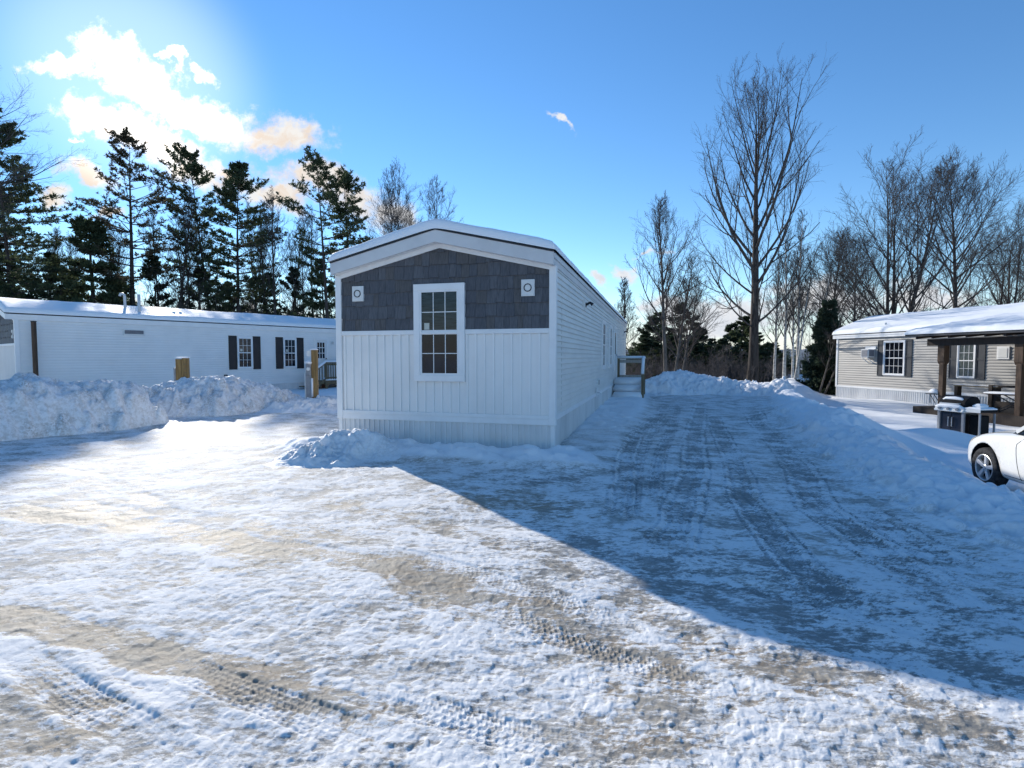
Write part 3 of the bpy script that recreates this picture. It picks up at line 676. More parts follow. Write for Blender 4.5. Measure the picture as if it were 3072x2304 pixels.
    # snow blanket
    def ax(a, b, step, rr=.16):
        ed = [0, .004, .015, .035, .065, .10, rr]; mid = np.arange(a + rr + step, b - rr - step * .5, step)
        return np.concatenate([a + np.array(ed), mid, b - np.array(ed[::-1])])
    T = ax(e0 - .02, e1 + .02, .10); Vv = ax(y0 - .035, y1 + .035, .08)
    TT, VV = np.meshgrid(T, Vv, indexing='ij')
    ed = np.minimum(np.minimum(TT - T[0], T[-1] - TT), np.minimum(VV - Vv[0], Vv[-1] - VV)); rr = .10
    prof = np.sqrt(np.clip(1 - (1 - np.clip(ed / rr, 0, 1)) ** 2, 0, 1))
    edv = np.minimum(VV - Vv[0], Vv[-1] - VV)
    nzz = fbm(TT, VV, 1.7, 3, 200 + seed) * .022 + fbm(TT, VV, .3, 2, 210 + seed) * .006
    th = (snow_t * (1 - .18 * np.exp(-edv / .30)) + nzz) * prof
    rid = np.sqrt((VV - hw) ** 2 + .10 ** 2) - .05
    base = ze + rise * (1 - np.minimum(rid, hw + sover) / hw) + fh + .0285
    Z = base + th; n1, n2 = TT.shape; idx = np.arange(n1 * n2).reshape(n1, n2)
    Q = np.stack([idx[:-1, :-1], idx[1:, :-1], idx[1:, 1:], idx[:-1, 1:]], -1).reshape(-1, 4)
    me = np_mesh('roof_snow', np.stack([TT, VV, Z], -1).reshape(-1, 3), Q, None, [M[snow_m]], True)
    link(bpy.data.objects.new('roof_snow', me), root)
    return root

def light_mount(root, side, a, z, sz=(.235, .285), ring=.07, fixture=False):
    """square white mounting block with a round cover"""
    b = MB(); wbox(b, side, a - sz[0] / 2, a + sz[0] / 2, .005, .055, z - sz[1] / 2, z + sz[1] / 2)
    wbox(b, side, a - sz[0] / 2 + .02, a + sz[0] / 2 - .02, .055, .062, z - sz[1] / 2 + .02, z + sz[1] / 2 - .02)
    o = b.build('light_block', M['plastic'], root, bevel=.004)
    c = (a, -.062, z) if side == 's' else (-.062, a, z)
    r_ = MB(); r_.lathe([(ring * .80, 0), (ring, 0), (ring, -.012), (ring * .80, -.012)], c, 'y' if side == 's' else 'x'); r_.build('cover_ring', M['dark_edge'], o)
    r_ = MB(); r_.lathe([(0, -.004), (ring * .78, -.004), (ring * .78, -.0)], c, 'y' if side == 's' else 'x'); r_.build('cover', M['plastic'], o)
    if fixture:
        p = Vector(c); f = MB(); d = Vector((0, -1, 0)) if side == 's' else Vector((-1, 0, 0))
        f.tube([p, p + d * .10 + Vector((0, 0, .05)), p + d * .16], [.03, .03, .045], 10); f.build('lamp', M['black_metal'], o)
    return o

# ---------------------------------------------------------------- near white home
near = home('mobile_home', H1, 0, .585, 3.19, .49, over=.22, sover=.03, label='white single-wide mobile home with grey shingled gable facing the icy drive', cat='mobile home', seed=4, fas='fascia', snow_t=.18)
window(near, 'e', 1.608, 2.60, 1.186, 2.955, trim=.115, glass=('glass_mid', 'glass'), depth=.080, sticker=True, label='tall white framed end window with white grilles')
light_mount(near, 'e', .45, 2.825); light_mount(near, 'e', 3.76, 2.825)
light_mount(near, 's', 3.6, 2.86, (.26, .27), .06, True)
for a0, a1 in ((7.6, 8.6), (10.1, 11.1)):
    window(near, 's', a0, a1, 1.25, 2.79, trim=.09, depth=.064)
b = MB(); wbox(b, 's', .635, .645, .018, .026, .62, 3.1); b.build('siding_seam', M['clap'], near)
b = MB(); wbox(b, 's', 6.42, 6.55, .015, .07, .82, 1.0); ob = b.build('outlet_box', M['plastic'], near, bevel=.004)
wbox(MB(), 's', 6.44, 6.53, .07, .078, .84, .98).build('cover', M['black'], ob)
b = MB(); wbox(b, 's', 6.05, 6.30, .03, .055, .50, .76); fa = b.build('hose_bib', M['plastic'], near, bevel=.004)
MB().tube([(6.17, -.05, .62), (6.17, -.13, .62), (6.17, -.15, .58)], .013, 8).build('spout', M['steel'], fa)
b = MB()
for q in ((12.15, 12.24, .72, 2.85), (13.16, 13.25, .72, 2.85), (12.24, 13.16, 2.76, 2.85)): wbox(b, 's', q[0], q[1], .01, .06, q[2], q[3])
dr = b.build('door', M['white'], near, bevel=.004)
wbox(MB(), 's', 12.24, 13.16, .01, .03, .72, 2.76).build('door_leaf', M['plastic'], dr)
wbox(MB(), 's', 12.45, 12.95, .03, .036, 1.75, 2.6).build('pane', M['glass'], dr)
MB().tube([world(dict(o=(0, 0), rz=0), 13.06, -.03, 1.72), (13.06, -.09, 1.72)], .03, 10).build('handle', M['steel'], dr)
light_mount(near, 's', 17.6, 2.85, (.2, .24), .05, True)

def stepped_snow(mb, x0, x1, y0, y1, z, t):
    """pillow of snow with chamfered edges"""
    e = min(.05, (x1 - x0) * .3, (y1 - y0) * .3)
    mb.raw([(x0, y0, z), (x1, y0, z), (x1, y1, z), (x0, y1, z), (x0 - .012, y0 - .012, z + t * .45), (x1 + .012, y0 - .012, z + t * .45), (x1 + .012, y1 + .012, z + t * .45), (x0 - .012, y1 + .012, z + t * .45),
            (x0 + e, y0 + e, z + t), (x1 - e, y0 + e, z + t), (x1 - e, y1 - e, z + t), (x0 + e, y1 - e, z + t)],
           [(3, 2, 1, 0)] + [(i, (i + 1) % 4, 4 + (i + 1) % 4, 4 + i) for i in range(4)] + [(4 + i, 4 + (i + 1) % 4, 8 + (i + 1) % 4, 8 + i) for i in range(4)] + [(8, 9, 10, 11)])

# steps at the near home's side door, in the home's local frame
st = empty('porch_steps', (H1['o'][0], H1['o'][1], 0), H1['rz'], 'snow covered wooden porch steps with railing at the near home\'s side door', 'steps')
b = MB(); b.box(12.05, 13.45, -1.20, -.06, .60, .66); b.box(12.05, 13.45, -1.18, -1.14, .44, .60); b.box(12.06, 12.10, -1.13, -.07, .44, .60); b.build('platform', M['wood'], st)
for k, (ta, zz) in enumerate(((11.75, .42), (11.42, .22))):
    b = MB(); b.box(ta, ta + .30, -1.16, -.07, zz, zz + .04); b.build('tread', M['wood'], st)
b = MB()
for y in (-1.195, -.105):
    b = MB(); b.raw([(11.36, y, -.1), (11.75, y, -.1), (12.05, y, .36), (12.05, y, .60), (11.36, y, .20)] + [(11.36, y + .04, -.1), (11.75, y + .04, -.1), (12.05, y + .04, .36), (12.05, y + .04, .60), (11.36, y + .04, .20)],
          [(0, 1, 2, 3, 4), (9, 8, 7, 6, 5)] + [(i, (i + 1) % 5, 5 + (i + 1) % 5, 5 + i) for i in range(5)]); b.build('stringer', M['wood'], st)
for (t, y, z1, z0_) in ((11.35, -1.15, .98, -.15), (13.40, -1.15, 1.56, -.15), (13.40, -.12, 1.56, .5), (12.1, -1.15, 1.35, .5)):
    MB().box(t - .045, t + .045, y - .045, y + .045, z0_, z1).build('post', M['wood'], st, bevel=.005)
for q in ((13.34, 13.46, -1.21, -.06, 1.56, 1.60), (13.38, 13.42, -1.10, -.17, 1.40, 1.53), (13.38, 13.42, -1.10, -.17, .80, .90)): MB().box(*q).build('cross_rail', M['greywood'], st)
b = MB()
b.bar((11.28, -1.15, 1.0), (12.1, -1.15, 1.58), .13, .04); b.bar((12.1, -1.15, 1.58), (13.35, -1.15, 1.58), .13, .04); b.bar((11.35, -1.15, .86), (12.1, -1.15, 1.40), .04, .12)
b.bar((11.35, -1.15, .40), (12.1, -1.15, .84), .04, .10)
b.build('handrail', M['greywood'], st)
sb = MB(); stepped_snow(sb, 11.94, 13.32, -1.13, -.06, .57, .24)
for ta, zz in ((11.60, .33), (11.26, .08)): stepped_snow(sb, ta, ta + .48, -1.13, -.06, zz, .24)
sb.tube([(11.26, -1.15, 1.035), (12.1, -1.15, 1.625), (13.40, -1.15, 1.625)], .055, 8); sb.tube([(13.40, -1.17, 1.625), (13.40, -.06, 1.625)], .056, 8)
sb.build('snow_cover', M['snow'], st, smooth=True)

# ---------------------------------------------------------------- long white home on the left
far = home('mobile_home', H2, 0, .385, 2.97, .50, 'long white mobile home with black shutters behind the snow banks', 'mobile home', seed=11, siding='vinyl', snow_t=.19, fh=.19)
for a0, a1, s0, s1 in ((7.59, 8.31, 7.21, 8.69), (9.84, 10.54, 9.45, 10.94)):
    w = window(far, 's', a0, a1, 1.10, 2.58, trim=.05, glass=('glass_mid', 'glass'), sticker=True)
    shutter(far, 's', s0, a0 - .015, 1.06, 2.62, 'black'); shutter(far, 's', a1 + .015, s1, 1.06, 2.62, 'black')
b = MB(); wbox(b, 's', 3.15, 3.90, .015, .06, 2.50, 2.76); ve = b.build('wall_vent', M['plastic'], far, bevel=.004)
b = MB()
wbox(b, 's', 3.20, 3.85, .058, .064, 2.56, 2.71)
for i in range(5): wbox(b, 's', 3.20, 3.85, .06, .075, 2.565 + i * .029, 2.578 + i * .029)
b.build('louvre', M['grate'], ve)
b = MB()
for q in ((11.58, 11.66, .47, 2.60), (12.28, 12.36, .47, 2.60), (11.66, 12.28, 2.52, 2.60)): wbox(b, 's', q[0], q[1], .01, .07, q[2], q[3])
dr = b.build('door', M['white'], far, bevel=.004)
wbox(MB(), 's', 11.66, 12.28, .01, .03, .47, 2.52).build('door_leaf', M['plastic'], dr)
p = wbox(MB(), 's', 11.70, 12.16, .03, .036, 1.56, 2.42).build('pane', M['glass'], dr)
g = MB()
for c in range(0, 4): wbox(g, 's', 11.70 + .46 * c / 3 - .014, 11.70 + .46 * c / 3 + .014, .036, .045, 1.55, 2.43)
for c in range(0, 4): wbox(g, 's', 11.69, 12.17, .036, .0465, 1.56 + .86 * c / 3 - .014, 1.56 + .86 * c / 3 + .014)
g.build('grille', M['white'], dr)
MB().tube([(12.22, -.03, 1.42), (12.22, -.10, 1.42)], .035, 10).build('handle', M['black_metal'], dr); MB().tube([(12.22, -.03, 1.56), (12.22, -.07, 1.56)], .03, 10).build('deadbolt', M['black_metal'], dr)
light_mount(far, 's', 12.62, 2.40, (.17, .19), .05)
b = MB(); wbox(b, 's', 6.97, 7.12, .012, .06, .66, .84); ob = b.build('outlet_box', M['charcoal'], far, bevel=.004); wbox(MB(), 's', 7.01, 7.08, .06, .066, .71, .79).build('cover', M['grey_metal'], ob)
b = MB(); b.tube([(11.15, -.02, .60), (11.15, -.14, .60), (11.15, -.16, .55)], .025, 8); b.build('faucet', M['black_metal'], far)
light_mount(far, 'e', .35, 2.45, (.14, .30), .05)
# vent pipes stand through the roof
b = MB(); b.tube([(3.92, .55, 3.2), (3.92, .55, 4.22)], .055, 10); b.tube([(3.92, .55, 3.30), (3.92, .55, 3.42)], [.12, .06], 10); b.build('vent_pipe', M['pvc'], far, smooth=True)
b = MB(); b.tube([(3.62, 1.2, 3.4), (3.62, 1.2, 4.12), (3.60, 1.19, 4.22), (3.54, 1.17, 4.26), (3.46, 1.15, 4.24), (3.43, 1.14, 4.16)], .05, 10); b.tube([(3.62, 1.2, 3.50), (3.62, 1.2, 3.66)], [.12, .06], 10); b.build('gooseneck_pipe', M['pvc'], far, smooth=True)
for t, v in ((10.0, 1.0), (8.1, .45), (5.3, .8), (5.55, .8)):
    b = MB(); z = 2.97 + .5 * (v / 2.05) + .40; b.tube([(t, v, z - .2), (t, v, z + .06)], [.11, .06], 9); b.build('roof_vent', M['snow'], far, smooth=True)

# deck at its door
dk = empty('deck', (H2['o'][0], H2['o'][1], 0), H2['rz'], 'weathered wooden deck with baluster railing and stairs at the long white home', 'deck')
D0, D1, DW = 11.25, 14.6, 1.45
b = MB(); b.box(D0, D1, -DW, -.08, .42, .46); b.box(D0, D1, -DW - .02, -DW + .02, .26, .42); b.box(D0 - .02, D0 + .02, -DW, -.1, .26, .42); b.build('platform', M['wood'], dk)
for t in (D0 + .05, 12.9, D1 - .05): MB().box(t - .05, t + .05, -DW - .06, -DW + .04, -.2, 1.34).build('post', M['wood'], dk, bevel=.005)
b = MB(); b.box(D0, D1, -DW - .07, -DW + .07, 1.34, 1.38); b.box(D0, D1, -DW - .02, -DW + .02, 1.22, 1.33); b.box(D0, D1, -DW - .02, -DW + .02, .54, .63)
t = D0 + .16
while t < D1: b.box(t - .02, t + .02, -DW - .06, -DW - .02, .50, 1.32); t += .13
b.bar((D0 - 1.05, -DW, .62), (D0 + .05, -DW, 1.36), .12, .04); b.bar((D0 - 1.0, -DW, -.02), (D0 + .05, -DW, .50), .04, .14)
for k in range(7):
    x = D0 - .95 + k * .15; zz = (x - D0 + 1.05) / 1.1 * .74 + .60; b.box(x - .02, x + .02, -DW - .05, -DW - .01, zz - .66, zz)
b.build('railing', M['wood'], dk)
for k in range(2): MB().box(D0 - .34 * (k + 1), D0 - .34 * k - .02, -DW + .03, -.15, .28 - .15 * k, .32 - .15 * k).build('tread', M['wood'], dk)
MB().box(D0 + .25, D0 + .45, -.9, -.7, -.1, .30).build('support_block', M['brick'], dk)
sb = MB(); stepped_snow(sb, D0, D1, -DW - .07, -.08, .46, .09); sb.tube([(D0 - 1.1, -DW, .64), (D0, -DW, 1.40), (D1, -DW, 1.405)], .065, 8); sb.build('snow_cover', M['snow'], dk, smooth=True)

# posts by the road
def cap_snow(mb, x, y, z, rx, ry, t): stepped_snow(mb, x - rx, x + rx, y - ry, y + ry, z, t)
p = at(940, 1222, 17.3); gz = ground_z(p[0], p[1])
po = empty('meter_post', (p[0], p[1], gz), R(8), 'yellowish wooden post with grey meter box beside the low snow heap', 'meter post')
MB().box(-.02, .16, -.09, .09, -.3, 1.86).build('post', M['treated'], po, bevel=.008)
MB().box(-.20, -.022, -.07, .05, -.3, 1.38).build('back_board', M['grey_metal'], po, bevel=.006)
b = MB(); b.box(-.17, -.025, -.16, -.072, 1.05, 1.42); mbx = b.build('meter_box', M['grey_metal'], po, bevel=.01)
MB().lathe([(0, -.05), (.05, -.05), (.06, 0)], (-.10, -.16, 1.25), 'y', 16).build('dial', M['plastic'], mbx)
MB().tube([(-.23, -.02, .0), (-.23, -.02, 1.1), (-.20, -.02, 1.2)], .022, 8).build('conduit', M['plastic'], po)
b = MB(); b.box(-.16, -.021, -.055, .055, 1.66, 1.84); b.build('fixture_plate', M['plastic'], po)
for q in ((.06, 0, 1.86, .10, .10, .05), (-.11, -.03, 1.42, .10, .13, .10)):
    b = MB(); cap_snow(b, *q); b.build('snow_cap', M['snow'], po, smooth=True)
MB().tube([(.0, -.10, .35), (.0, -.10, .95)], [.03, .035], 6).build('stuck_snow', M['snow'], po, smooth=True)
p = at(551, 1147, 16.6); gz = ground_z(p[0], p[1])
po = empty('utility_pedestal', (p[0], p[1], gz), R(20), 'short brown plank utility pedestal standing behind the snow banks', 'utility pedestal')
b = MB(); b.box(-.02, .16, -.09, .09, -.2, 1.60); b.box(-.19, -.025, -.08, .08, -.2, 1.575); b.build('post', M['treated'], po, bevel=.008)
MB().box(-.25, -.192, -.07, .05, .70, 1.30).build('outlet_box', M['grey_metal'], po, bevel=.008)
b = MB()
for k in range(7): b.box(.05, .11, -.097, -.091, .62 + k * .13, .645 + k * .13)
b.build('step_marks', M['wood'], po)
b = MB(); cap_snow(b, -.015, 0, 1.60, .18, .09, .035); b.build('snow_cover', M['snow'], po, smooth=True)
p = world(H2, .42, -.30); gz = ground_z(p[0], p[1])
po = empty('pole', (p[0], p[1], gz), 0, 'slim reddish brown wooden pole at the corner of the long white home', 'pole')
MB().box(-.055, .055, -.055, .055, -.2, 2.88).build('post', M['brownwood'], po, bevel=.006); MB().box(-.06, .06, -.06, .06, 2.88, 2.91).build('cap', M['dark_edge'], po)

# ---------------------------------------------------------------- beige home on the right
rh = home('mobile_home', H3, -.42, .14, 2.64, .78, 'beige clapboard mobile home with snowy roof beside the parked car', 'mobile home', seed=21, siding='beige', pitch=.115, end='plain', snow_t=.24, fh=.18, over=.22, sover=.10)
bb = MB(); bb.box(-.03, -.005, .0, 4.4, -.5, 2.64); bb.build('end_siding', M['beige'], rh)
window(rh, 's', 2.81, 3.93, .78, 2.405, 4, 2, .06, ('glass', 'glass'), label='four column window with black grilled panes')
shutter(rh, 's', 2.48, 2.79, .74, 2.42, 'charcoal'); shutter(rh, 's', 3.95, 4.26, .74, 2.42, 'charcoal')
window(rh, 's', 6.27, 7.0, .78, 2.2, 3, 2, .05, ('glass_curtain', 'glass_curtain'), label='narrow window with pale curtains behind the panes')
shutter(rh, 's', 5.93, 6.25, .74, 2.22, 'charcoal'); shutter(rh, 's', 7.02, 7.35, .74, 2.22, 'charcoal')
b = MB(); wbox(b, 's', 1.86, 2.30, .01, .38, 1.62, 2.02); ac = b.build('air_conditioner', M['plastic'], rh, bevel=.015)
wbox(MB(), 's', 1.91, 2.25, .38, .392, 1.66, 1.98).build('coil_grille', M['grate'], ac); b = MB(); b.box(2.30, 2.312, -.34, -.06, 1.68, 1.98); b.build('side_louvre', M['grate'], ac)
b = MB(); wbox(b, 's', 1.78, 2.38, .012, .05, 2.02, 2.16); b.build('filler_panel', M['white'], rh); b = MB(); b.bar((1.95, -.36, 1.6), (1.95, -.02, 1.35), .03, .03); b.bar((2.22, -.36, 1.6), (2.22, -.02, 1.35), .03, .03); b.build('bracket', M['white'], ac)
b = MB(); wbox(b, 's', 7.77, 8.21, .012, .06, 1.55, 2.04); sv = b.build('access_panel', M['white'], rh, bevel=.006); wbox(MB(), 's', 7.83, 8.15, .06, .072, 1.61, 1.97).build('inset', M['plastic'], sv, bevel=.01)
b = MB(); b.tube([(2.6, .25, 3.0), (2.6, .25, 3.28)], .05, 8); b.build('vent_pipe', M['pvc'], rh)

# porch roof on dark posts (local frame of the beige home; negative v is towards the driveway)
pr = empty('porch', (H3['o'][0], H3['o'][1], 0), H3['rz'], 'dark timber porch with snow covered roof against the beige home', 'porch')
PV = -3.2
b = MB(); b.box(7.3, 17, PV - .1, -.1, -.30, -.24); b.box(7.3, 17, PV - .12, PV - .08, -.62, -.24); b.box(7.28, 7.32, PV - .1, -.1, -.62, -.24); b.build('deck_floor', M['darkwood'], pr)
for t in (8.3, 10.8, 13.8):
    pp = MB().box(t - .085, t + .085, PV - .085, PV + .085, -.62, 2.05).build('post', M['brownwood'], pr, bevel=.01)
    k = MB(); k.prism([(PV - .12, 1.48), (PV - .06, 1.38), (PV + .06, 1.38), (PV + .12, 1.48), (PV + .12, 2.05), (PV - .12, 2.05)], 'x', t - .12, t + .12); k.build('collar', M['brownwood'], pp)
b = MB(); b.box(7.75, 17, PV - .10, PV + .10, 2.05, 2.30); b.build('beam', M['darkwood'], pr)
b = MB()
for t in np.arange(7.6, 16.8, .6): b.hexa([(t, PV - .45, 2.31), (t + .06, PV - .45, 2.31), (t + .06, -.13, 2.62), (t, -.13, 2.62), (t, PV - .45, 2.43), (t + .06, PV - .45, 2.43), (t + .06, -.13, 2.74), (t, -.13, 2.74)])
b.build('rafters', M['darkwood'], pr)
sl_ = lambda v: 2.44 + (v - (PV - .5)) / (-.05 - (PV - .5)) * .56
b = MB(); b.hexa([(7.25, PV - .5, 2.435), (17.1, PV - .5, 2.435), (17.1, .35, sl_(.35)), (7.25, .35, sl_(.35)), (7.25, PV - .5, 2.49), (17.1, PV - .5, 2.49), (17.1, .35, sl_(.35) + .05), (7.25, .35, sl_(.35) + .05)]); b.build('roof', M['dark_edge'], pr)
b = MB(); b.box(7.23, 17.1, PV - .53, PV - .5, 2.40, 2.51); b.build('gutter', M['charcoal'], pr)
T = np.concatenate([7.2 + np.array([0, .01, .03, .07, .12]), np.arange(7.42, 17.0, .08), [17.1]]); Vv = np.concatenate([PV - .56 + np.array([0, .01, .03, .07, .12, .18]), np.arange(PV - .3, 1.45, .08)])
TT, VV = np.meshgrid(T, Vv, indexing='ij'); ed = np.minimum(TT - T[0], VV - Vv[0]); prf = np.sqrt(np.clip(1 - (1 - np.clip(ed / .15, 0, 1)) ** 2, 0, 1))
Z = np.minimum(sl_(VV), 3.3) + .052 + (.17 + fbm(TT, VV, 1.3, 3, 301) * .03 + fbm(TT, VV, .25, 2, 302) * .02 + .03 * cells(TT, VV, .3, 5)) * prf - .14 * sstep(1.0, 1.4, VV)
n1, n2 = TT.shape; idx = np.arange(n1 * n2).reshape(n1, n2)
link(bpy.data.objects.new('roof_snow', np_mesh('roof_snow', np.stack([TT, VV, Z], -1).reshape(-1, 3), np.stack([idx[:-1, :-1], idx[1:, :-1], idx[1:, 1:], idx[:-1, 1:]], -1).reshape(-1, 4), None, [M['snow_roof']], True)), pr)
# railing round the porch
b = MB()
b.bar((8.35, PV, .60), (10.75, PV, .60), .09, .05); b.bar((8.35, PV, -.02), (10.75, PV, -.02), .05, .10)
rail = MB(); rail.bar((9.3, PV + .9, .62), (14, PV + .9, .74), .05, .07); rail.bar((9.3, PV + .9, -.0), (14, PV + .9, .06), .05, .20)
for t in (9.3, 11.6): rail.box(t - .06, t + .06, PV + .84, PV + .96, -.28, .66)
rail.build('railing', M['darkwood'], pr)
# small wooden shelf stand behind the grill
b0 = world(H3, 8.75, PV + 1.0)
sh = empty('planter_stand', (b0[0], b0[1], -.24), H3['rz'], 'open wooden stand with pale top board on the porch behind the grill', 'stand')
MB().box(-.75, .75, -.12, .12, .80, .84).build('top_board', M['wood'], sh, bevel=.005)
for t in (-.68, .66): MB().box(t - .06, t + .06, -.10, .10, 0, .80).build('leg', M['darkwood'], sh, bevel=.005)
b = MB(); stepped_snow(b, -.75, .75, -.12, .12, .84, .03); b.build('snow_cover', M['snow'], sh)
# folding table with crossed legs
b0 = world(H3, 10.4, PV + .45)
ft = empty('folding_table', (b0[0], b0[1], -.24), H3['rz'] + .25, 'snow topped folding table with crossed legs on the timber porch', 'table')
MB().box(-.75, .75, -.30, .30, .62, .65).build('table_top', M['brownwood'], ft, bevel=.006)
for s in (-1, 1):
    b = MB(); b.bar((-.55, s * .25, 0), (.45, s * .25, .62), .03, .03); b.bar((.55, s * .25, 0), (-.45, s * .25, .62), .03, .03); b.build('cross_leg', M['black_metal'], ft)
b = MB(); stepped_snow(b, -.75, .75, -.30, .30, .65, .06); b.build('snow_cover', M['snow'], ft, smooth=True)
# small bracket shelf with snow on the first post
b0 = world(H3, 7.95, PV - .05)
bs = empty('shelf', (b0[0], b0[1], .0), H3['rz'], 'small black folding shelf heaped with snow left of the first porch post', 'shelf')
bs.scale = (.42, .6, .62); bs.location.z = .10
MB().box(-.30, .66, -.20, .20, .26, .30).build('shelf_board', M['black_metal'], bs)
b = MB(); b.bar((.05, -.15, .26), (.55, -.15, -.24), .03, .03); b.bar((.05, .15, .26), (.55, .15, -.24), .03, .03); b.bar((-.1, 0, .26), (-.1, 0, -.26), .03, .03); b.build('brace', M['black_metal'], bs)
b = MB(); b.tube([(-.22, 0, .30), (0, 0, .42), (.22, 0, .44), (.5, 0, .40), (.64, 0, .30)], [.05, .15, .18, .15, .04], 10); b.build('snow_cover', M['snow'], bs, smooth=True)

# ---------------------------------------------------------------- barbecue grill: local x along its front (towards camera), y to its back
gp = at(2812, 1250, 15.0); gx, gy = gp[0], gp[1]; GZ = -.62
gr = empty('barbecue_grill', (gx, gy, GZ), H3['rz'], 'black and white gas barbecue grill capped with snow beside the porch', 'grill')
b = MB(); b.box(.06, .66, .05, .55, .12, .74); b.build('cabinet', M['black_metal'], gr, bevel=.01)
for x in (.03, .69): MB().box(x - .035, x + .035, .0, .06, .02, .76).build('front_leg', M['grey_metal'], gr, bevel=.005)
for x in (.08, .37):
    d = MB().box(x, x + .275, .03, .049, .16, .72).build('door', M['blackblue'], gr, bevel=.004)
    hx = x + (.235 if x < .2 else .04); h_ = MB(); h_.tube([(hx, .03, .34), (hx, -.01, .35), (hx, -.01, .60), (hx, .03, .61)], .013, 8); h_.build('handle', M['steel'], d)
b = MB(); b.prism([(-.06, .76), (.06, .745), (.56, .745), (.56, .90), (.02, .90), (-.06, .80)], 'x', -.06, .74); fr = b.build('control_panel', M['plastic'], gr, bevel=.008)
for x in (.10, .34, .58):
    k = MB(); k.tube([(x, -.035, .835), (x, -.085, .825)], [.04, .034], 14); k.build('knob', M['grey_metal'], fr)
lid = MB(); prof = [(.02, .90), (.04, 1.02), (.14, 1.13), (.30, 1.19), (.46, 1.17), (.55, 1.08), (.57, .90)]
lid.prism(prof, 'x', -.03, .72); ld = lid.build('lid', M['lid_black'], gr, bevel=.02)
b = MB(); b.tube([(.08, .03, .99), (.08, -.03, .98), (.60, -.03, .98), (.60, .03, .99)], .014, 8); b.build('handle', M['steel'], ld)
for x0, x1 in ((.755, 1.14),):
    s_ = MB(); s_.box(x0, x1, .0, .55, .79, .86); s_.build('side_shelf', M['lid_black'], gr, bevel=.01)
    s_ = MB(); s_.box(x0 - .005, x1 + .005, -.012, -.001, .785, .865); s_.build('shelf_trim', M['plastic'], gr)
for (x, y) in ((1.10, .04), (1.10, .52)): MB().box(x - .018, x + .018, y - .018, y + .018, .02, .76).build('shelf_leg', M['grey_metal'], gr)
MB().box(.755, 1.04, .12, .46, .10, .70).build('under_shelf_shade', M['lid_black'], gr, bevel=.03)  # added black block standing in for the shade below the side shelf
sn = MB()
def blobsnow(mb, pts, rs): mb.tube(pts, rs, 10)
blobsnow(sn, [(.02, .10, 1.03), (.12, .14, 1.10), (.34, .15, 1.11), (.55, .13, 1.10), (.68, .12, 1.03)], [.02, .05, .06, .045, .015])
blobsnow(sn, [(-.05, -.02, .87), (.08, -.01, .90), (.34, -.01, .91), (.6, -.01, .90), (.73, -.02, .87)], [.02, .06, .065, .06, .02])
sn.build('snow_cover', M['snow'], gr, smooth=True)
sn = MB(); stepped_snow(sn, .76, 1.14, .0, .54, .86, .06); stepped_snow(sn, .84, 1.02, .14, .40, .92, .09); sn.build('shelf_snow', M['snow'], gr)

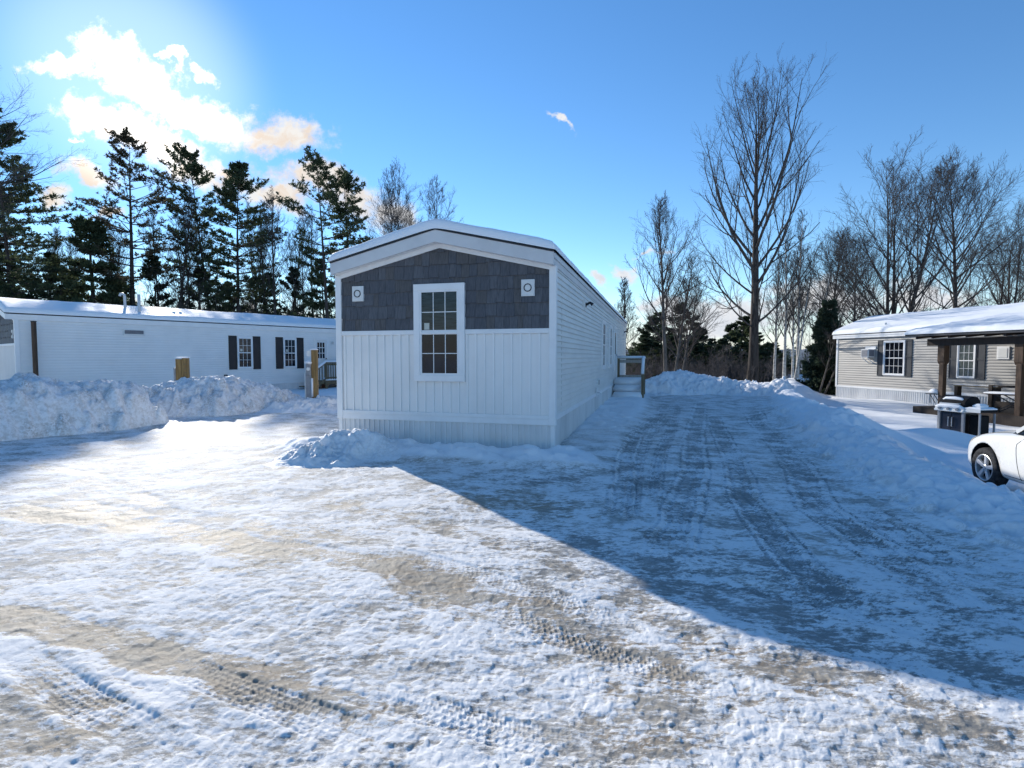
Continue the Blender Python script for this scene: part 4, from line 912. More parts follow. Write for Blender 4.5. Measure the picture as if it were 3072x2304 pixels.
# ---------------------------------------------------------------- parked car
wc = at(2971, 1403, 8.4); CTH = R(-101.6)
def make_car():
    GZc = wc[2] - .32
    # local x: rearwards, y: away from camera, z up ; front wheel centre at x=.82, y=-.76
    c_, s_ = math.cos(CTH), math.sin(CTH); lx, ly = .82, -.80
    org = (wc[0] - (lx * c_ - ly * s_), wc[1] - (lx * s_ + ly * c_), GZc)
    car = empty('parked_car', org, CTH, 'white sedan parked nose-in behind the snowy berm at the right edge', 'car')
    stn = [(0.00, .50, .32, .56, .60), (.05, .62, .25, .62, .67), (.16, .76, .20, .68, .745), (.32, .85, .18, .74, .80), (.60, .895, .18, .83, .92), (1.0, .91, .19, .90, 1.0), (1.45, .92, .19, .94, 1.05),
           (2.2, .925, .19, .96, 1.06), (3.0, .925, .19, .96, 1.0), (3.7, .91, .20, .97, 1.02), (4.2, .88, .22, .96, 1.03), (4.5, .80, .28, .90, .99), (4.62, .66, .36, .84, .90)]
    V = []; Fc = []
    for (x, w, zb, zs, zt) in stn:
        h = zs - zb
        half = [(0, zb), (w * .80, zb), (w * .955, zb + .06), (w * .985, zb + h * .28), (w, zb + h * .55), (w * .985, zs - .10), (w * .945, zs - .02), (w * .84, zs + .025), (w * .45, zt - .015), (0, zt)]
        ring = [(x, -y, z) for y, z in half] + [(x, y, z) for y, z in half[-2:0:-1]]
        V += ring; n = len(ring)
    for i in range(len(stn) - 1):
        for k in range(n): Fc.append((i * n + k, (i + 1) * n + k, (i + 1) * n + (k + 1) % n, i * n + (k + 1) % n))
    Fc += [tuple(range(n)), tuple((len(stn) - 1) * n + k for k in range(n))[::-1]]
    mb = MB(); mb.raw(V, Fc); body = mb.build('body', M['paint'], None, smooth=True)
    ss = body.modifiers.new('s', 'SUBSURF'); ss.levels = 2; ss.render_levels = 2
    cut = MB()
    for x in (.82, 3.52):
        for y0, y1 in ((-1.2, -.55), (.55, 1.2)):
            cut.tube([(x, y0, .33), (x, y1, .33)], .385, 40)
    cu = cut.build('cutter', M['liner'], None)
    bo = body.modifiers.new('b', 'BOOLEAN'); bo.operation = 'DIFFERENCE'; bo.object = cu; bo.solver = 'EXACT'
    bpy.context.view_layer.update()
    dg = bpy.context.evaluated_depsgraph_get(); me = bpy.data.meshes.new_from_object(body.evaluated_get(dg))
    body.modifiers.clear(); old = body.data; body.data = me; bpy.data.meshes.remove(old)
    bpy.data.objects.remove(cu, do_unlink=True)
    me.materials.clear(); me.materials.append(M['paint']); me.materials.append(M['liner'])
    for p in me.polygons:
        c = p.center; inside = False
        for x in (.82, 3.52):
            rr = math.hypot(c.x - x, c.z - .33)
            if rr < .3875 and abs(c.y) > .54: inside = True
        p.material_index = 1 if inside else 0; p.use_smooth = True
    body.parent = car
    bv = BVHTree.FromPolygons([v.co[:] for v in me.vertices], [p.vertices[:] for p in me.polygons])
    def side(x, z, off=.004):
        h = bv.ray_cast(Vector((x, -2, z)), Vector((0, 1, 0))); 
        return (h[0] + h[1] * off) if h[0] is not None else None
    def top(x, y, off=.004):
        h = bv.ray_cast(Vector((x, y, 3)), Vector((0, 0, -1))); return (h[0] + h[1] * off) if h[0] is not None else None
    def seam(name, pts, r=.004):
        q = [p for p in pts if p is not None]; MB().tube(q, r, 6).build(name, M['liner'], car)
    seam('door_seam', [side(1.62 - .10 * math.sin((z - .30) * 2.2) + (max(0, z - .80)) * 1.2, z, .001) for z in np.linspace(.29, .90, 14)])
    seam('hood_seam', [top(x, -.74 - .03 * x, .001) for x in np.linspace(.38, 1.5, 12)])
    seam('sill_seam', [side(x, .30, .001) for x in np.linspace(1.27, 3.0, 14)])
    # head lamp: patch of the body surface
    g = []; nu, nw = 9, 5
    for i in range(nu):
        for j in range(nw):
            u = i / (nu - 1); w = j / (nw - 1); a = u * 1.0
            x = .05 + .50 * u ** 1.2; zc = .60 + .20 * u; hw_ = .055 * (1 - u) ** .6 + .012
            p = side(x, zc + (w - .5) * 2 * hw_, .006); g.append(p if p else Vector((x, -.6, zc)))
    MB().raw(g, [(i * nw + j, (i + 1) * nw + j, (i + 1) * nw + j + 1, i * nw + j + 1) for i in range(nu - 1) for j in range(nw - 1)]).build('headlight', M['lamp'], car, smooth=True)
    g = []
    for i in range(4):
        for j in range(3):
            p = side(.10 + .03 * i, .50 + j * .02, .006); g.append(p)
    if all(g): MB().raw(g, [(i * 3 + j, (i + 1) * 3 + j, (i + 1) * 3 + j + 1, i * 3 + j + 1) for i in range(3) for j in range(2)]).build('side_marker', M['amber'], car)
    # cabin
    gl = MB(); cs = [(1.35, .80, .96, .97), (2.0, .70, .96, 1.40), (2.6, .68, .97, 1.46), (3.3, .66, .98, 1.40), (4.0, .72, 1.0, 1.03)]
    V = []; 
    for (x, w, z0_, z1_) in cs:
        V += [(x, -.84, z0_ - .02), (x, -w, z0_ + (z1_ - z0_) * .9), (x, -w * .8, z1_), (x, w * .8, z1_), (x, w, z0_ + (z1_ - z0_) * .9), (x, .84, z0_ - .02)]
    gl.raw(V, [(i * 6 + k, i * 6 + 6 + k, i * 6 + 7 + k, i * 6 + k + 1) for i in range(4) for k in range(5)]); gl.build('windows', M['glass'], car)
    rf = MB(); V = []
    for (x, w, z0_, z1_) in cs[1:4]: V += [(x, -w * .92, z1_ - .03), (x, -w * .78, z1_ + .012), (x, w * .78, z1_ + .012), (x, w * .92, z1_ - .03)]
    rf.raw(V, [(i * 4 + k, i * 4 + 4 + k, i * 4 + 5 + k, i * 4 + k + 1) for i in range(2) for k in range(3)]); rf.build('roof', M['paint'], car, smooth=True)
    for s in (-1, 1):
        b = MB(); b.bar((1.42, s * .82, .97), (2.0, s * .70, 1.39), .06, .05); b.bar((3.95, s * .76, 1.0), (3.3, s * .66, 1.40), .10, .05); b.bar((2.65, s * .83, .97), (2.62, s * .68, 1.43), .08, .04); b.build('pillar', M['paint'], car)
        mr = MB(); mr.tube([(2.0, s * .88, 1.03), (2.02, s * .96, 1.06), (2.04, s * 1.05, 1.07), (2.04, s * 1.09, 1.06)], [.02, .055, .068, .03], 12); mr.build('mirror', M['black_metal'] if s < 0 else M['paint'], car, smooth=True)
    MB().box(-.01, .03, -.30, .30, .36, .50).build('grille', M['liner'], car)
    # wheels
    for x in (.82, 3.52):
        for s in (-1, 1):
            y = s * .80; o = -s
            ty = MB(); ty.lathe([(.205, .09), (.235, .10), (.285, .10), (.310, .085), (.32, .05), (.322, 0), (.32, -.05), (.310, -.085), (.285, -.10), (.235, -.10), (.205, -.09)], (x, y, .32), 'y', 48)
            wh = ty.build('wheel', M['tyre'], car, smooth=True)
            rm = MB(); f = s * .075
            rm.lathe([(.212, f + s * .012), (.208, f + s * .022), (.192, f + s * .016), (.186, f - s * .03), (.18, -s * .06)], (x, y, .32), 'y', 48)
            rm.lathe([(0, f + s * .012), (.035, f + s * .012), (.055, f + s * .004), (.06, f - s * .03)], (x, y, .32), 'y', 30)
            for k in range(5):
                a = 2 * math.pi * k / 5 + 1.45; ca, sa = math.cos(a), math.sin(a)
                def pt(r_, w_, d_): return (x + ca * r_ - sa * w_, y + f + s * d_, .32 + sa * r_ + ca * w_)
                rm.hexa([pt(.045, -.030, -.03), pt(.045, .030, -.03), pt(.195, .040, -.03), pt(.195, -.040, -.03), pt(.045, -.026, .006), pt(.045, .026, .006), pt(.195, .032, .014), pt(.195, -.032, .014)])
            rm.build('rim', M['alloy'], wh, bevel=.004)
            dk_ = MB(); dk_.lathe([(0, s * .02), (.187, s * .02)], (x, y, .32), 'y', 40); dk_.lathe([(0, s * .035), (.13, s * .035), (.13, s * .02)], (x, y, .32), 'y', 30); dk_.build('brake_disc', M['grey_metal'] if False else M['liner'], wh)
            for k in range(5):
                a = 2 * math.pi * k / 5 + 1.0; 
                MB().tube([(x + .030 * math.cos(a), y + f, .32 + .030 * math.sin(a)), (x + .030 * math.cos(a), y + f + s * .014, .32 + .030 * math.sin(a))], .008, 8).build('lug_nut', M['liner'], wh)
    return car
make_car()

# ------------------------------------------------------------------ trees
def tubes(P, Rd, m):
    """P (N,k,3) polylines, Rd (N,k) radii -> verts, quads"""
    N, k, _ = P.shape
    T = np.gradient(P, axis=1); T /= np.linalg.norm(T, axis=2, keepdims=True) + 1e-9
    ref = np.where(np.abs(T[..., 2:3]) > .9, np.array([1., 0, 0]), np.array([0, 0, 1.]))
    A = np.cross(T, ref); A /= np.linalg.norm(A, axis=2, keepdims=True) + 1e-9; B = np.cross(T, A)
    an = np.arange(m) * 2 * math.pi / m
    V = P[:, :, None, :] + Rd[:, :, None, None] * (A[:, :, None, :] * np.cos(an)[:, None] + B[:, :, None, :] * np.sin(an)[:, None])
    idx = np.arange(N * k * m).reshape(N, k, m)
    Q = np.stack([idx[:, :-1, :], np.roll(idx[:, :-1, :], -1, 2), np.roll(idx[:, 1:, :], -1, 2), idx[:, 1:, :]], -1).reshape(-1, 4)
    return V.reshape(-1, 3), Q
class Acc:
    def __init__(s): s.V = []; s.Q = []; s.T = []; s.n = 0; s.qm = []; s.tm = []
    def quads(s, V, Q, mi=0): s.V.append(V); s.Q.append(Q + s.n); s.qm.append(np.full(len(Q), mi)); s.n += len(V)
    def tris(s, V, T, mi=0): s.V.append(V); s.T.append(T + s.n); s.tm.append(np.full(len(T), mi)); s.n += len(V)
    def mesh(s, name, mats, smooth=True):
        q = np.concatenate(s.Q) if s.Q else None; t = np.concatenate(s.T) if s.T else None
        return np_mesh(name, np.concatenate(s.V), q, t, mats, smooth, np.concatenate(s.qm + s.tm))
def unit(v): return v / (np.linalg.norm(v, axis=-1, keepdims=True) + 1e-9)
def grow(rs, start, d, length, k, up, wob):
    N = len(start); P = np.zeros((N, k, 3)); P[:, 0] = start; d = unit(d); st = length / (k - 1)
    ups = np.zeros((N, 1)) + up
    for i in range(1, k):
        d = unit(d + ups * np.array([0, 0, 1.]) / (k - 1) + rs.normal(0, wob, (N, 3)) / math.sqrt(k - 1))
        P[:, i] = P[:, i - 1] + d * st[:, None]
    return P
def sample(P, s):
    """P (N,k,3), s (N,c) in 0..1 -> pos, dir (N*c,3)"""
    N, k, _ = P.shape; f = s * (k - 1); i = np.clip(np.floor(f).astype(int), 0, k - 2); t = (f - i)[..., None]
    a = P[np.arange(N)[:, None], i]; b = P[np.arange(N)[:, None], i + 1]
    return (a + (b - a) * t).reshape(-1, 3), unit(b - a).reshape(-1, 3)
def spread(rs, d, ang):
    r = rs.normal(0, 1, d.shape); r = unit(r - d * (r * d).sum(-1, keepdims=True)); a = np.asarray(ang)[..., None]
    return unit(d * np.cos(a) + r * np.sin(a))

def bare_tree(seed, H, r0, base=.25, nb=40, reach=.28, ang0=60, ang1=25, up=.7, prof=None, n2=7, n3=7, n4=4, lean=(0, 0), kmain=1, wob=.10, twig=.006, droop4=.0, l2=.5, bushy=1.0, fan=.12):
    """returns (trunk mesh arrays, crown mesh arrays)"""
    rs = np.random.RandomState(seed); tr = Acc(); cr = Acc(); k0 = 16
    mains = []
    for j in range(kmain):
        if kmain == 1: d0 = np.array([[lean[0], lean[1], 1.]]); st_ = np.array([[0., 0, -.3]]); hl = H + .3; rj = r0
        else:
            a = 2 * math.pi * j / kmain + rs.rand(); ti = fan * (.5 + rs.rand()); d0 = np.array([[math.cos(a) * ti + lean[0], math.sin(a) * ti + lean[1], 1.]]); st_ = np.array([[math.cos(a) * r0 * .5, math.sin(a) * r0 * .5, -.3]])
            hl = (H + .3) * (1 - .2 * rs.rand()); rj = r0 * (.85 - .3 * rs.rand())
        P = grow(rs, st_, d0, np.array([hl]), k0, .12, wob * .45)
        u = np.linspace(0, 1, k0); Rd = rj * ((1 - u) ** .85) * (1 + .35 * np.exp(-u * 18)) + .008
        V, Q = tubes(P, Rd[None], 9); tr.quads(V, Q); mains.append((P, Rd))
    for P, Rd in mains:
        nbj = max(6, nb // kmain)
        s1 = base + (1 - base) * (np.arange(nbj) + rs.rand(nbj)) / nbj * .985; s1 = s1[None]
        pos, dr = sample(P, s1); h = (s1[0] - base) / (1 - base)
        ph = np.arange(nbj) * 2.399 + rs.rand(nbj) * .8
        an = np.radians(ang0 + (ang1 - ang0) * h + rs.normal(0, 7, nbj))
        hor = np.stack([np.cos(ph), np.sin(ph), np.zeros(nbj)], 1); dirs = unit(hor * np.sin(an)[:, None] + np.array([0, 0, 1.]) * np.cos(an)[:, None])
        pf = prof(h) if prof else (1 - h) ** .7 * .9 + .1
        Ln = H * reach * pf * (.72 + .5 * rs.rand(nbj)) + .25
        P1 = grow(rs, pos, dirs, Ln, 8, up, wob)
        rb = np.minimum(np.interp(s1[0], np.linspace(0, 1, k0), Rd) * .55, .012 + Ln * .011)
        R1 = rb[:, None] * (1 - np.linspace(0, 1, 8) * .82)[None]
        V, Q = tubes(P1, R1, 5); cr.quads(V, Q)
        def child(Pp, Lp, rp, n, lo, hi, ratio, angd, kk, sides, upk, wb, rmin):
            N = len(Pp); s = lo + (hi - lo) * (np.arange(n)[None] + rs.rand(N, n)) / n
            pos, dr = sample(Pp, s); d = spread(rs, dr, np.radians(angd + rs.normal(0, 9, N * n)))
            L = (Lp[:, None] * ratio * (1.1 - .55 * s) * (.6 + .7 * rs.rand(N, n))).ravel()
            Pc = grow(rs, pos, d, L, kk, upk, wb)
            rc = np.maximum((rp[:, None] * (1 - .8 * s) * .55).ravel(), rmin)
            Rc = rc[:, None] * np.linspace(1, .45, kk)[None]
            V, Q = tubes(Pc, Rc, sides); cr.quads(V, Q); return Pc, L, rc
        P2, L2, r2 = child(P1, Ln, rb, n2, .18, 1.0, l2, 34, 6, 4, up * .55, wob * 1.1, twig * 1.5)
        P3, L3, r3 = child(P2, L2, r2, n3, .15, 1.0, .52 * bushy, 34, 4, 3, up * .4, wob * 1.4, twig)
        if n4: child(P3, L3, r3, n4, .2, 1.0, .6, 36, 3, 3, .2 - droop4, wob * 1.5, twig * .8)
    return tr, cr

def pine_tree(seed, H, r0, base=.3, whorls=16, per=5, prof=None, reach=.22, up=.12, droop=.0, tuft=.26, blades=8, dens=1.0, lean=(0, 0), bias=(0, 0), gap=.0, sub=7, width=.05, dead=8):
    rs = np.random.RandomState(seed); tr = Acc(); cr = Acc(); k0 = 14
    P = grow(rs, np.array([[0., 0, -.3]]), np.array([[lean[0], lean[1], 1.]]), np.array([H + .3]), k0, .1, .035)
    u = np.linspace(0, 1, k0); Rd = r0 * (1 - u) ** .9 * (1 + .3 * np.exp(-u * 18)) + .012
    V, Q = tubes(P, Rd[None], 9); tr.quads(V, Q)
    hs = np.repeat(np.linspace(0, 1, whorls) + rs.normal(0, .012, whorls), per); n = len(hs); hs = np.clip(hs, 0, .995)
    keep = rs.rand(n) > gap; hs = hs[keep]; n = len(hs)
    s1 = (base + (1 - base) * hs)[None]; pos, dr = sample(P, s1)
    ph = rs.rand(n) * 6.283; pf = prof(hs) if prof else np.clip(1 - hs, 0, 1) ** .8
    Ln = H * reach * pf * (.45 + .75 * rs.rand(n)) + .25
    hor = np.stack([np.cos(ph), np.sin(ph), np.zeros(n)], 1)
    Ln = Ln * (1 + hor[:, 0] * bias[0] + hor[:, 1] * bias[1])
    el = np.radians(-droop * 40 + 48 * hs ** 2.2 + rs.normal(0, 6, n) + 4)
    dirs = hor * np.cos(el)[:, None] + np.array([0, 0, 1.]) * np.sin(el)[:, None]
    P1 = grow(rs, pos, dirs, Ln, 7, up, .10); rb = np.minimum(np.interp(s1[0], u, Rd) * .5, .008 + Ln * .012)
    V, Q = tubes(P1, rb[:, None] * np.linspace(1, .25, 7)[None], 4); tr.quads(V, Q)
    # dead lower stubs
    if dead:
        sd = (rs.rand(dead) * base * .9 + .08)[None]; pd, _ = sample(P, sd); a = rs.rand(dead) * 6.283
        dd = np.stack([np.cos(a), np.sin(a), rs.normal(-.05, .2, dead)], 1); Pd = grow(rs, pd, dd, .5 + rs.rand(dead) * 2.2, 6, .05, .25)
        V, Q = tubes(Pd, np.full((dead, 1), .02) * np.linspace(1, .3, 6)[None], 3); tr.quads(V, Q)
    # side sprays, lying in a flat fan
    s = .22 + .78 * (np.arange(sub)[None] + rs.rand(n, sub)) / sub
    p2, d2 = sample(P1, s); side = unit(np.cross(d2, np.array([0, 0, 1.]))) * np.where(rs.rand(n * sub) > .5, 1, -1)[:, None]
    dd = unit(d2 * .75 + side * (.35 + .6 * rs.rand(n * sub))[:, None] + np.array([0, 0, 1.]) * rs.normal(.06 - droop * .25, .12, (n * sub, 1)))
    L2 = (Ln[:, None] * .42 * (1.15 - .7 * s) * (.6 + .7 * rs.rand(n, sub))).ravel() + .12
    P2 = grow(rs, p2, dd, L2, 4, .10 + up * .5, .12)
    V, Q = tubes(P2, np.full((len(P2), 1), .010) * np.linspace(1, .5, 4)[None], 3); tr.quads(V, Q)
    # needle tufts: blades fanned round points on the sprays and branch tips
    nt = max(2, int(5 * dens)); st_ = .15 + .85 * rs.rand(len(P2), nt); c, cd = sample(P2, st_)
    c1, cd1 = sample(P1, np.linspace(.55, 1, 5)[None] + np.zeros((n, 1))); c = np.concatenate([c, c1]); cd = np.concatenate([cd, cd1])
    Pn = len(c); c = np.repeat(c, blades, 0); cd = np.repeat(cd, blades, 0)
    d = unit(rs.normal(0, 1, c.shape) * np.array([1, 1, .75]) + cd * .9 + np.array([0, 0, .25])); l = tuft * (.55 + .8 * rs.rand(len(c), 1))
    w = unit(np.cross(d, rs.normal(0, 1, d.shape))) * width * (.6 + .8 * rs.rand(len(c), 1))
    a = c + rs.normal(0, .03, c.shape); tip = a + d * l; mid = a + d * l * .45
    V = np.stack([a, mid + w, tip, mid - w], 1).reshape(-1, 3)
    Q = np.arange(len(V)).reshape(-1, 4)
    cr.quads(V, Q); return tr, cr

TREES = {}
def proto(key, fn, tm, cm):
    tr, cr = fn; TREES[key] = (tr.mesh('trunk', [M[tm]]), cr.mesh('crown', [M[cm]], False if cm.startswith('needle') else True))
def plant(key, px, D, z, rz, sc, name, label, cat, group=None, py=None):
    """z: ground height at the base, None = terrain"""
    p = at(px, py or 1150, D); g = ground_z(p[0], p[1]) if z is None else z
    o = empty(name, (p[0], p[1], g), rz, label, cat, group); o.scale = (sc, sc, sc) if not isinstance(sc, tuple) else sc
    t, c = TREES[key]; link(bpy.data.objects.new('trunk', t), o); link(bpy.data.objects.new('crown', c), o); return o
def hgt(px, py, D, g): return at(px, py, D)[2] - g

K = 1.3887   # 2212-wide view -> source pixels
GB = 'woodland trees behind the homes'
# ---- right side
D = 34; g0 = ground_z(at(2257, 1146, D)[0], D); Hb = hgt(2320, 150, D, g0)
proto('big', bare_tree(11, Hb * .82, .31, .17, 32, .42, 60, 12, .95, lambda h: np.interp(h, [0, .12, .3, .5, .7, .85, 1], [.62, .85, .98, 1.0, .78, .50, .22]), 8, 7, 3, (.02, 0), 1, .11, .0072, l2=.44), 'bark', 'twig')
plant('big', 2257, D, None, .6, 1, 'bare_tree', 'tallest bare tree with thick straight trunk right of the driveway', 'tree')
D = 30; x = 1440 * K; g0 = ground_z(at(x, 1150, D)[0], D)
proto('wisp', bare_tree(23, hgt(x, 440 * K, D, g0), .12, .30, 26, .34, 50, 18, .8, lambda h: np.interp(h, [0, .3, .7, 1], [.7, 1, .6, .15]), 7, 7, 3, (.05, 0), 1, .12, .006), 'bark_grey', 'twig_red')
plant('wisp', x, D, None, 2.1, 1, 'bare_tree', 'slender bare tree behind the snow heap at the driveway end', 'tree')
proto('wisp2', bare_tree(29, hgt(x, 560 * K, D, g0), .10, .22, 26, .42, 42, 25, .55, None, 7, 7, 3, (.22, .02), 1, .12, .006), 'bark_grey', 'twig_red')
plant('wisp2', 1452 * K, 31, None, .1, 1, 'bare_tree', 'leaning bare tree whose limbs sweep right above the driveway snow heap', 'tree')
plant('wisp2', 1468 * K, 32.5, None, -.25, .86, 'bare_tree', 'shorter leaning bare tree just right of the sweeping one', 'tree')
D = 55; x = 1352 * K
proto('small', bare_tree(31, hgt(x, 612 * K, D, -1.2), .16, .3, 34, .26, 45, 18, .7, None, 7, 7, 4, (0, 0), 1, .1, .009), 'bark_grey', 'twig')
plant('small', x, D, -1.2, 0, 1, 'bare_tree', 'pale bare tree just past the far corner of the near home', 'tree')
D = 43; x = 1925 * K; Ho = hgt(x, 318 * K, D, -.8)
proto('oak', bare_tree(41, Ho * .88, .26, .10, 57, .44, 52, 16, .5, lambda h: np.interp(h, [0, .2, .5, .8, 1], [.8, 1.0, .92, .62, .3]), 8, 7, 3, (0, 0), 3, .11, .009, l2=.45, fan=.14), 'bark', 'twig')
plant('oak', x, D, -.8, .9, 1, 'bare_tree', 'broad round crowned bare tree with several trunks behind the beige home', 'tree')
D = 44; x = 2055 * K
proto('maple', bare_tree(43, hgt(x, 350 * K, D, -.8) * .94, .22, .34, 38, .36, 58, 20, .35, lambda h: np.interp(h, [0, .3, .6, 1], [.8, 1, .75, .25]), 8, 8, 4, (.03, 0), 1, .12, .009), 'bark', 'twig')
plant('maple', x, D, -.8, 0, 1, 'bare_tree', 'single trunked bare tree right of the broad crowned one', 'tree')
plant('oak', 2165 * K, 46, -.8, 2.6, .80, 'bare_tree', 'bare tree cut by the right edge of the photo above the porch roof', 'tree')
plant('maple', 1845 * K, 41, -.8, 2.2, (.62, .62, .62), 'bare_tree', 'thin bare tree over the left end of the beige home\'s roof', 'tree')
plant('maple', 1790 * K, 47, -1.0, 4.2, (.80, .80, .74), 'bare_tree', 'bare tree with fanned limbs behind the dark spruce', 'tree')
plant('maple', 2250 * K, 50, -.8, 1.2, .8, 'bare_tree', 'bare tree farthest right behind the porch roof', 'tree')
# birches
proto('birch', bare_tree(51, 8.6, .085, .28, 26, .20, 30, 16, .5, None, 6, 6, 3, (.02, 0), 1, .10, .006), 'birch', 'twig')
proto('birch2', bare_tree(53, 8.2, .075, .35, 22, .20, 30, 16, .5, None, 6, 6, 3, (.16, .0), 1, .10, .006), 'birch', 'twig')
for (x, D, key, rz, sc, lb) in [(1672, 37, 'birch', .3, 1.05, 'leftmost white barked birch beside the tallest bare tree'), (1694, 35, 'birch', 1.9, 1.15, 'second white birch from the tallest bare tree'), (1712, 37.5, 'birch', 3.3, 1.0, 'third white birch from the tallest bare tree'),
                                (1716, 33.5, 'birch2', 0, .95, 'white birch leaning right in front of the distant shed'), (1722, 35, 'birch', 4.6, 1.2, 'tallest white birch left of the dark spruce'), (1757, 32.5, 'birch2', .15, .92, 'grey leaning birch trunk against the dark spruce')]:
    plant(key, x * K, D, None, rz, sc, 'birch_tree', lb, 'birch')
# dark spruce by the beige home
spr = lambda h: np.clip(1 - h, .03, 1) ** .85
D = 31; x = 1783 * K; g0 = ground_z(at(x, 1150, D)[0], D); Hs = hgt(x, 664 * K, D, g0)
proto('spruce', pine_tree(61, Hs, .12, .03, 30, 8, spr, .26, .05, .35, .17, 8, 1.1, sub=8, width=.035, dead=0), 'bark', 'needle_b')
plant('spruce', x, D, None, 0, (.85, .85, 1), 'spruce_tree', 'dark cone shaped spruce at the left end of the beige home', 'spruce')
proto('spruce_thin', pine_tree(63, Hs, .12, .05, 20, 6, spr, .30, .05, .45, .17, 6, .8, sub=7, width=.030, gap=.22, dead=0), 'bark', 'needle')
proto('sapling', bare_tree(67, 4.6, .045, .3, 14, .22, 45, 20, .5, None, 5, 5, 0, (.28, 0), 1, .14, .006), 'bark_grey', 'twig')
plant('sapling', 1768 * K, 29.5, None, .2, 1, 'sapling', 'grey bent sapling in front of the dark spruce', 'sapling')
plant('sapling', 1778 * K, 29.8, None, -.1, (1.1, 1.1, .9), 'sapling', 'second bent sapling in front of the dark spruce, nearer the beige home', 'sapling')

# conifers beyond the driveway
cz = lambda h: np.interp(h, [0, .2, .6, 1], [.9, 1, .62, .06])
proto('fir_a', pine_tree(71, 10.0, .16, .05, 15, 6, cz, .30, .22, .1, .27, 7, .8, sub=7, width=.05, gap=.2, dead=0), 'bark', 'needle')
proto('fir_b', pine_tree(73, 10.0, .15, .10, 14, 6, cz, .27, .30, .05, .27, 7, .8, sub=7, width=.05, gap=.25, bias=(.3, 0), dead=0), 'bark', 'needle_b')
fl = [(1388, 728), (1412, 700), (1432, 690), (1462, 676), (1490, 712), (1520, 722), (1545, 742), (1572, 716), (1592, 700), (1616, 712), (1642, 730), (1664, 752), (1375, 752), (1400, 742), (1422, 748), (1448, 735), (1476, 745), (1503, 750), (1533, 756), (1560, 742), (1603, 748), (1630, 756), (1652, 768), (1690, 772)]
ords = ['first', 'second', 'third', 'fourth', 'fifth', 'sixth', 'seventh', 'eighth', 'ninth', 'tenth', 'eleventh', 'twelfth', 'thirteenth', 'fourteenth', 'fifteenth', 'sixteenth']
for i, (x, y) in enumerate(fl):
    D = (52 + (i * 7 % 5) * 2.0) if i < 12 else 46 + i % 3; p = at(x * K, 1150, D); g = min(ground_z(p[0], p[1]), -.9); h_ = hgt(x * K, y * K, D, g)
    plant(['fir_a', 'fir_b'][i % 2], x * K, D, g, i * 1.7, (h_ / 10 * (1.5 if i < 12 else 2.0), h_ / 10 * (1.5 if i < 12 else 2.0), h_ / 10 * 1.04), 'pine_tree', f'{ords[i]} from left of the tall back row of dark pines beyond the driveway' if i < 12 else f'{ords[i - 12]} from left of the low front row of dark pines beyond the driveway', 'pine', 'dark pines beyond the driveway')

LD = 1.6
# ---- left woods behind the long white home
D = 36 * LD; x = 42 * K; H_ = hgt(x, 250 * K, D, 0)
proto('pine1', pine_tree(81, H_, .30, .18, 30, 6, lambda h: np.interp(h, [0, .25, .5, .62, .8, 1], [.55, .9, 1, .62, .5, .08]), .25, .14, .15, .36, 8, .9, sub=8, width=.055, gap=.15), 'bark', 'needle')
plant('pine1', x, D, 0, 0, 1, 'pine_tree', 'huge dense pine at the left edge above the long white home', 'pine')
D = 40 * LD; x = 292 * K; H_ = hgt(x, 318 * K, D, 0)
proto('pine2', pine_tree(83, H_, .34, .40, 17, 6, lambda h: np.interp(h, [0, .2, .42, .62, .72, .9, 1], [.75, 1.0, .95, .75, .35, .42, .2]), .25, .16, .05, .34, 7, .8, sub=7, width=.05, gap=.25, bias=(.22, 0), dead=16), 'bark', 'needle_c')
plant('pine2', x, D, 0, 0, 1, 'pine_tree', 'tall thick trunked pine with sparse ragged top behind the roof pipes', 'pine')
D = 43 * LD; x = 470 * K; H_ = hgt(x, 336 * K, D, 0)
proto('pine3', pine_tree(85, H_, .22, .34, 22, 6, lambda h: np.interp(h, [0, .3, .6, .85, 1], [.6, .85, .8, .6, .25]), .19, .22, .05, .36, 7, .9, sub=7, width=.055, gap=.22, lean=(-.10, 0), bias=(-.2, 0)), 'bark', 'needle')
plant('pine3', x, D, 0, 0, 1, 'pine_tree', 'dark pine with left leaning top in the middle of the woods', 'pine')
D = 41 * LD; x = 517 * K; H_ = hgt(x, 366 * K, D, 0)
proto('pine4', pine_tree(87, H_, .26, .30, 26, 6, lambda h: np.interp(h, [0, .3, .6, .9, 1], [.75, .95, .9, .5, .1]), .19, .16, .1, .36, 7, .9, sub=7, width=.055, gap=.2, bias=(.15, 0)), 'bark', 'needle')
plant('pine4', x, D, 0, .4, 1, 'pine_tree', 'full dark pine just right of the left leaning one', 'pine')
D = 50; x = 712 * K; H_ = hgt(x, 330 * K, D, 0)
proto('pine5', pine_tree(89, H_ * .92, .20, .52, 13, 6, lambda h: np.interp(h, [0, .3, .6, .9, 1], [.8, 1, .95, .7, .3]), .20, .2, .0, .27, 7, .85, sub=7, width=.042, gap=.32, bias=(-.15, 0), dead=14), 'bark', 'needle')
plant('pine5', x, D, 0, 0, 1, 'pine_tree', 'tall long trunked pine left of the near home with high rounded crown', 'pine')
D = 52; x = 758 * K; H_ = hgt(x, 392 * K, D, 0)
proto('pine6', pine_tree(91, H_, .18, .45, 15, 6, lambda h: np.interp(h, [0, .2, .5, .8, 1], [1, .9, .8, .55, .15]), .21, .18, .05, .28, 7, .85, sub=7, width=.042, gap=.28), 'bark', 'needle')
plant('pine6', x, D, 0, 1, 1, 'pine_tree', 'pine nearest the near home, showing over its left roof edge', 'pine')
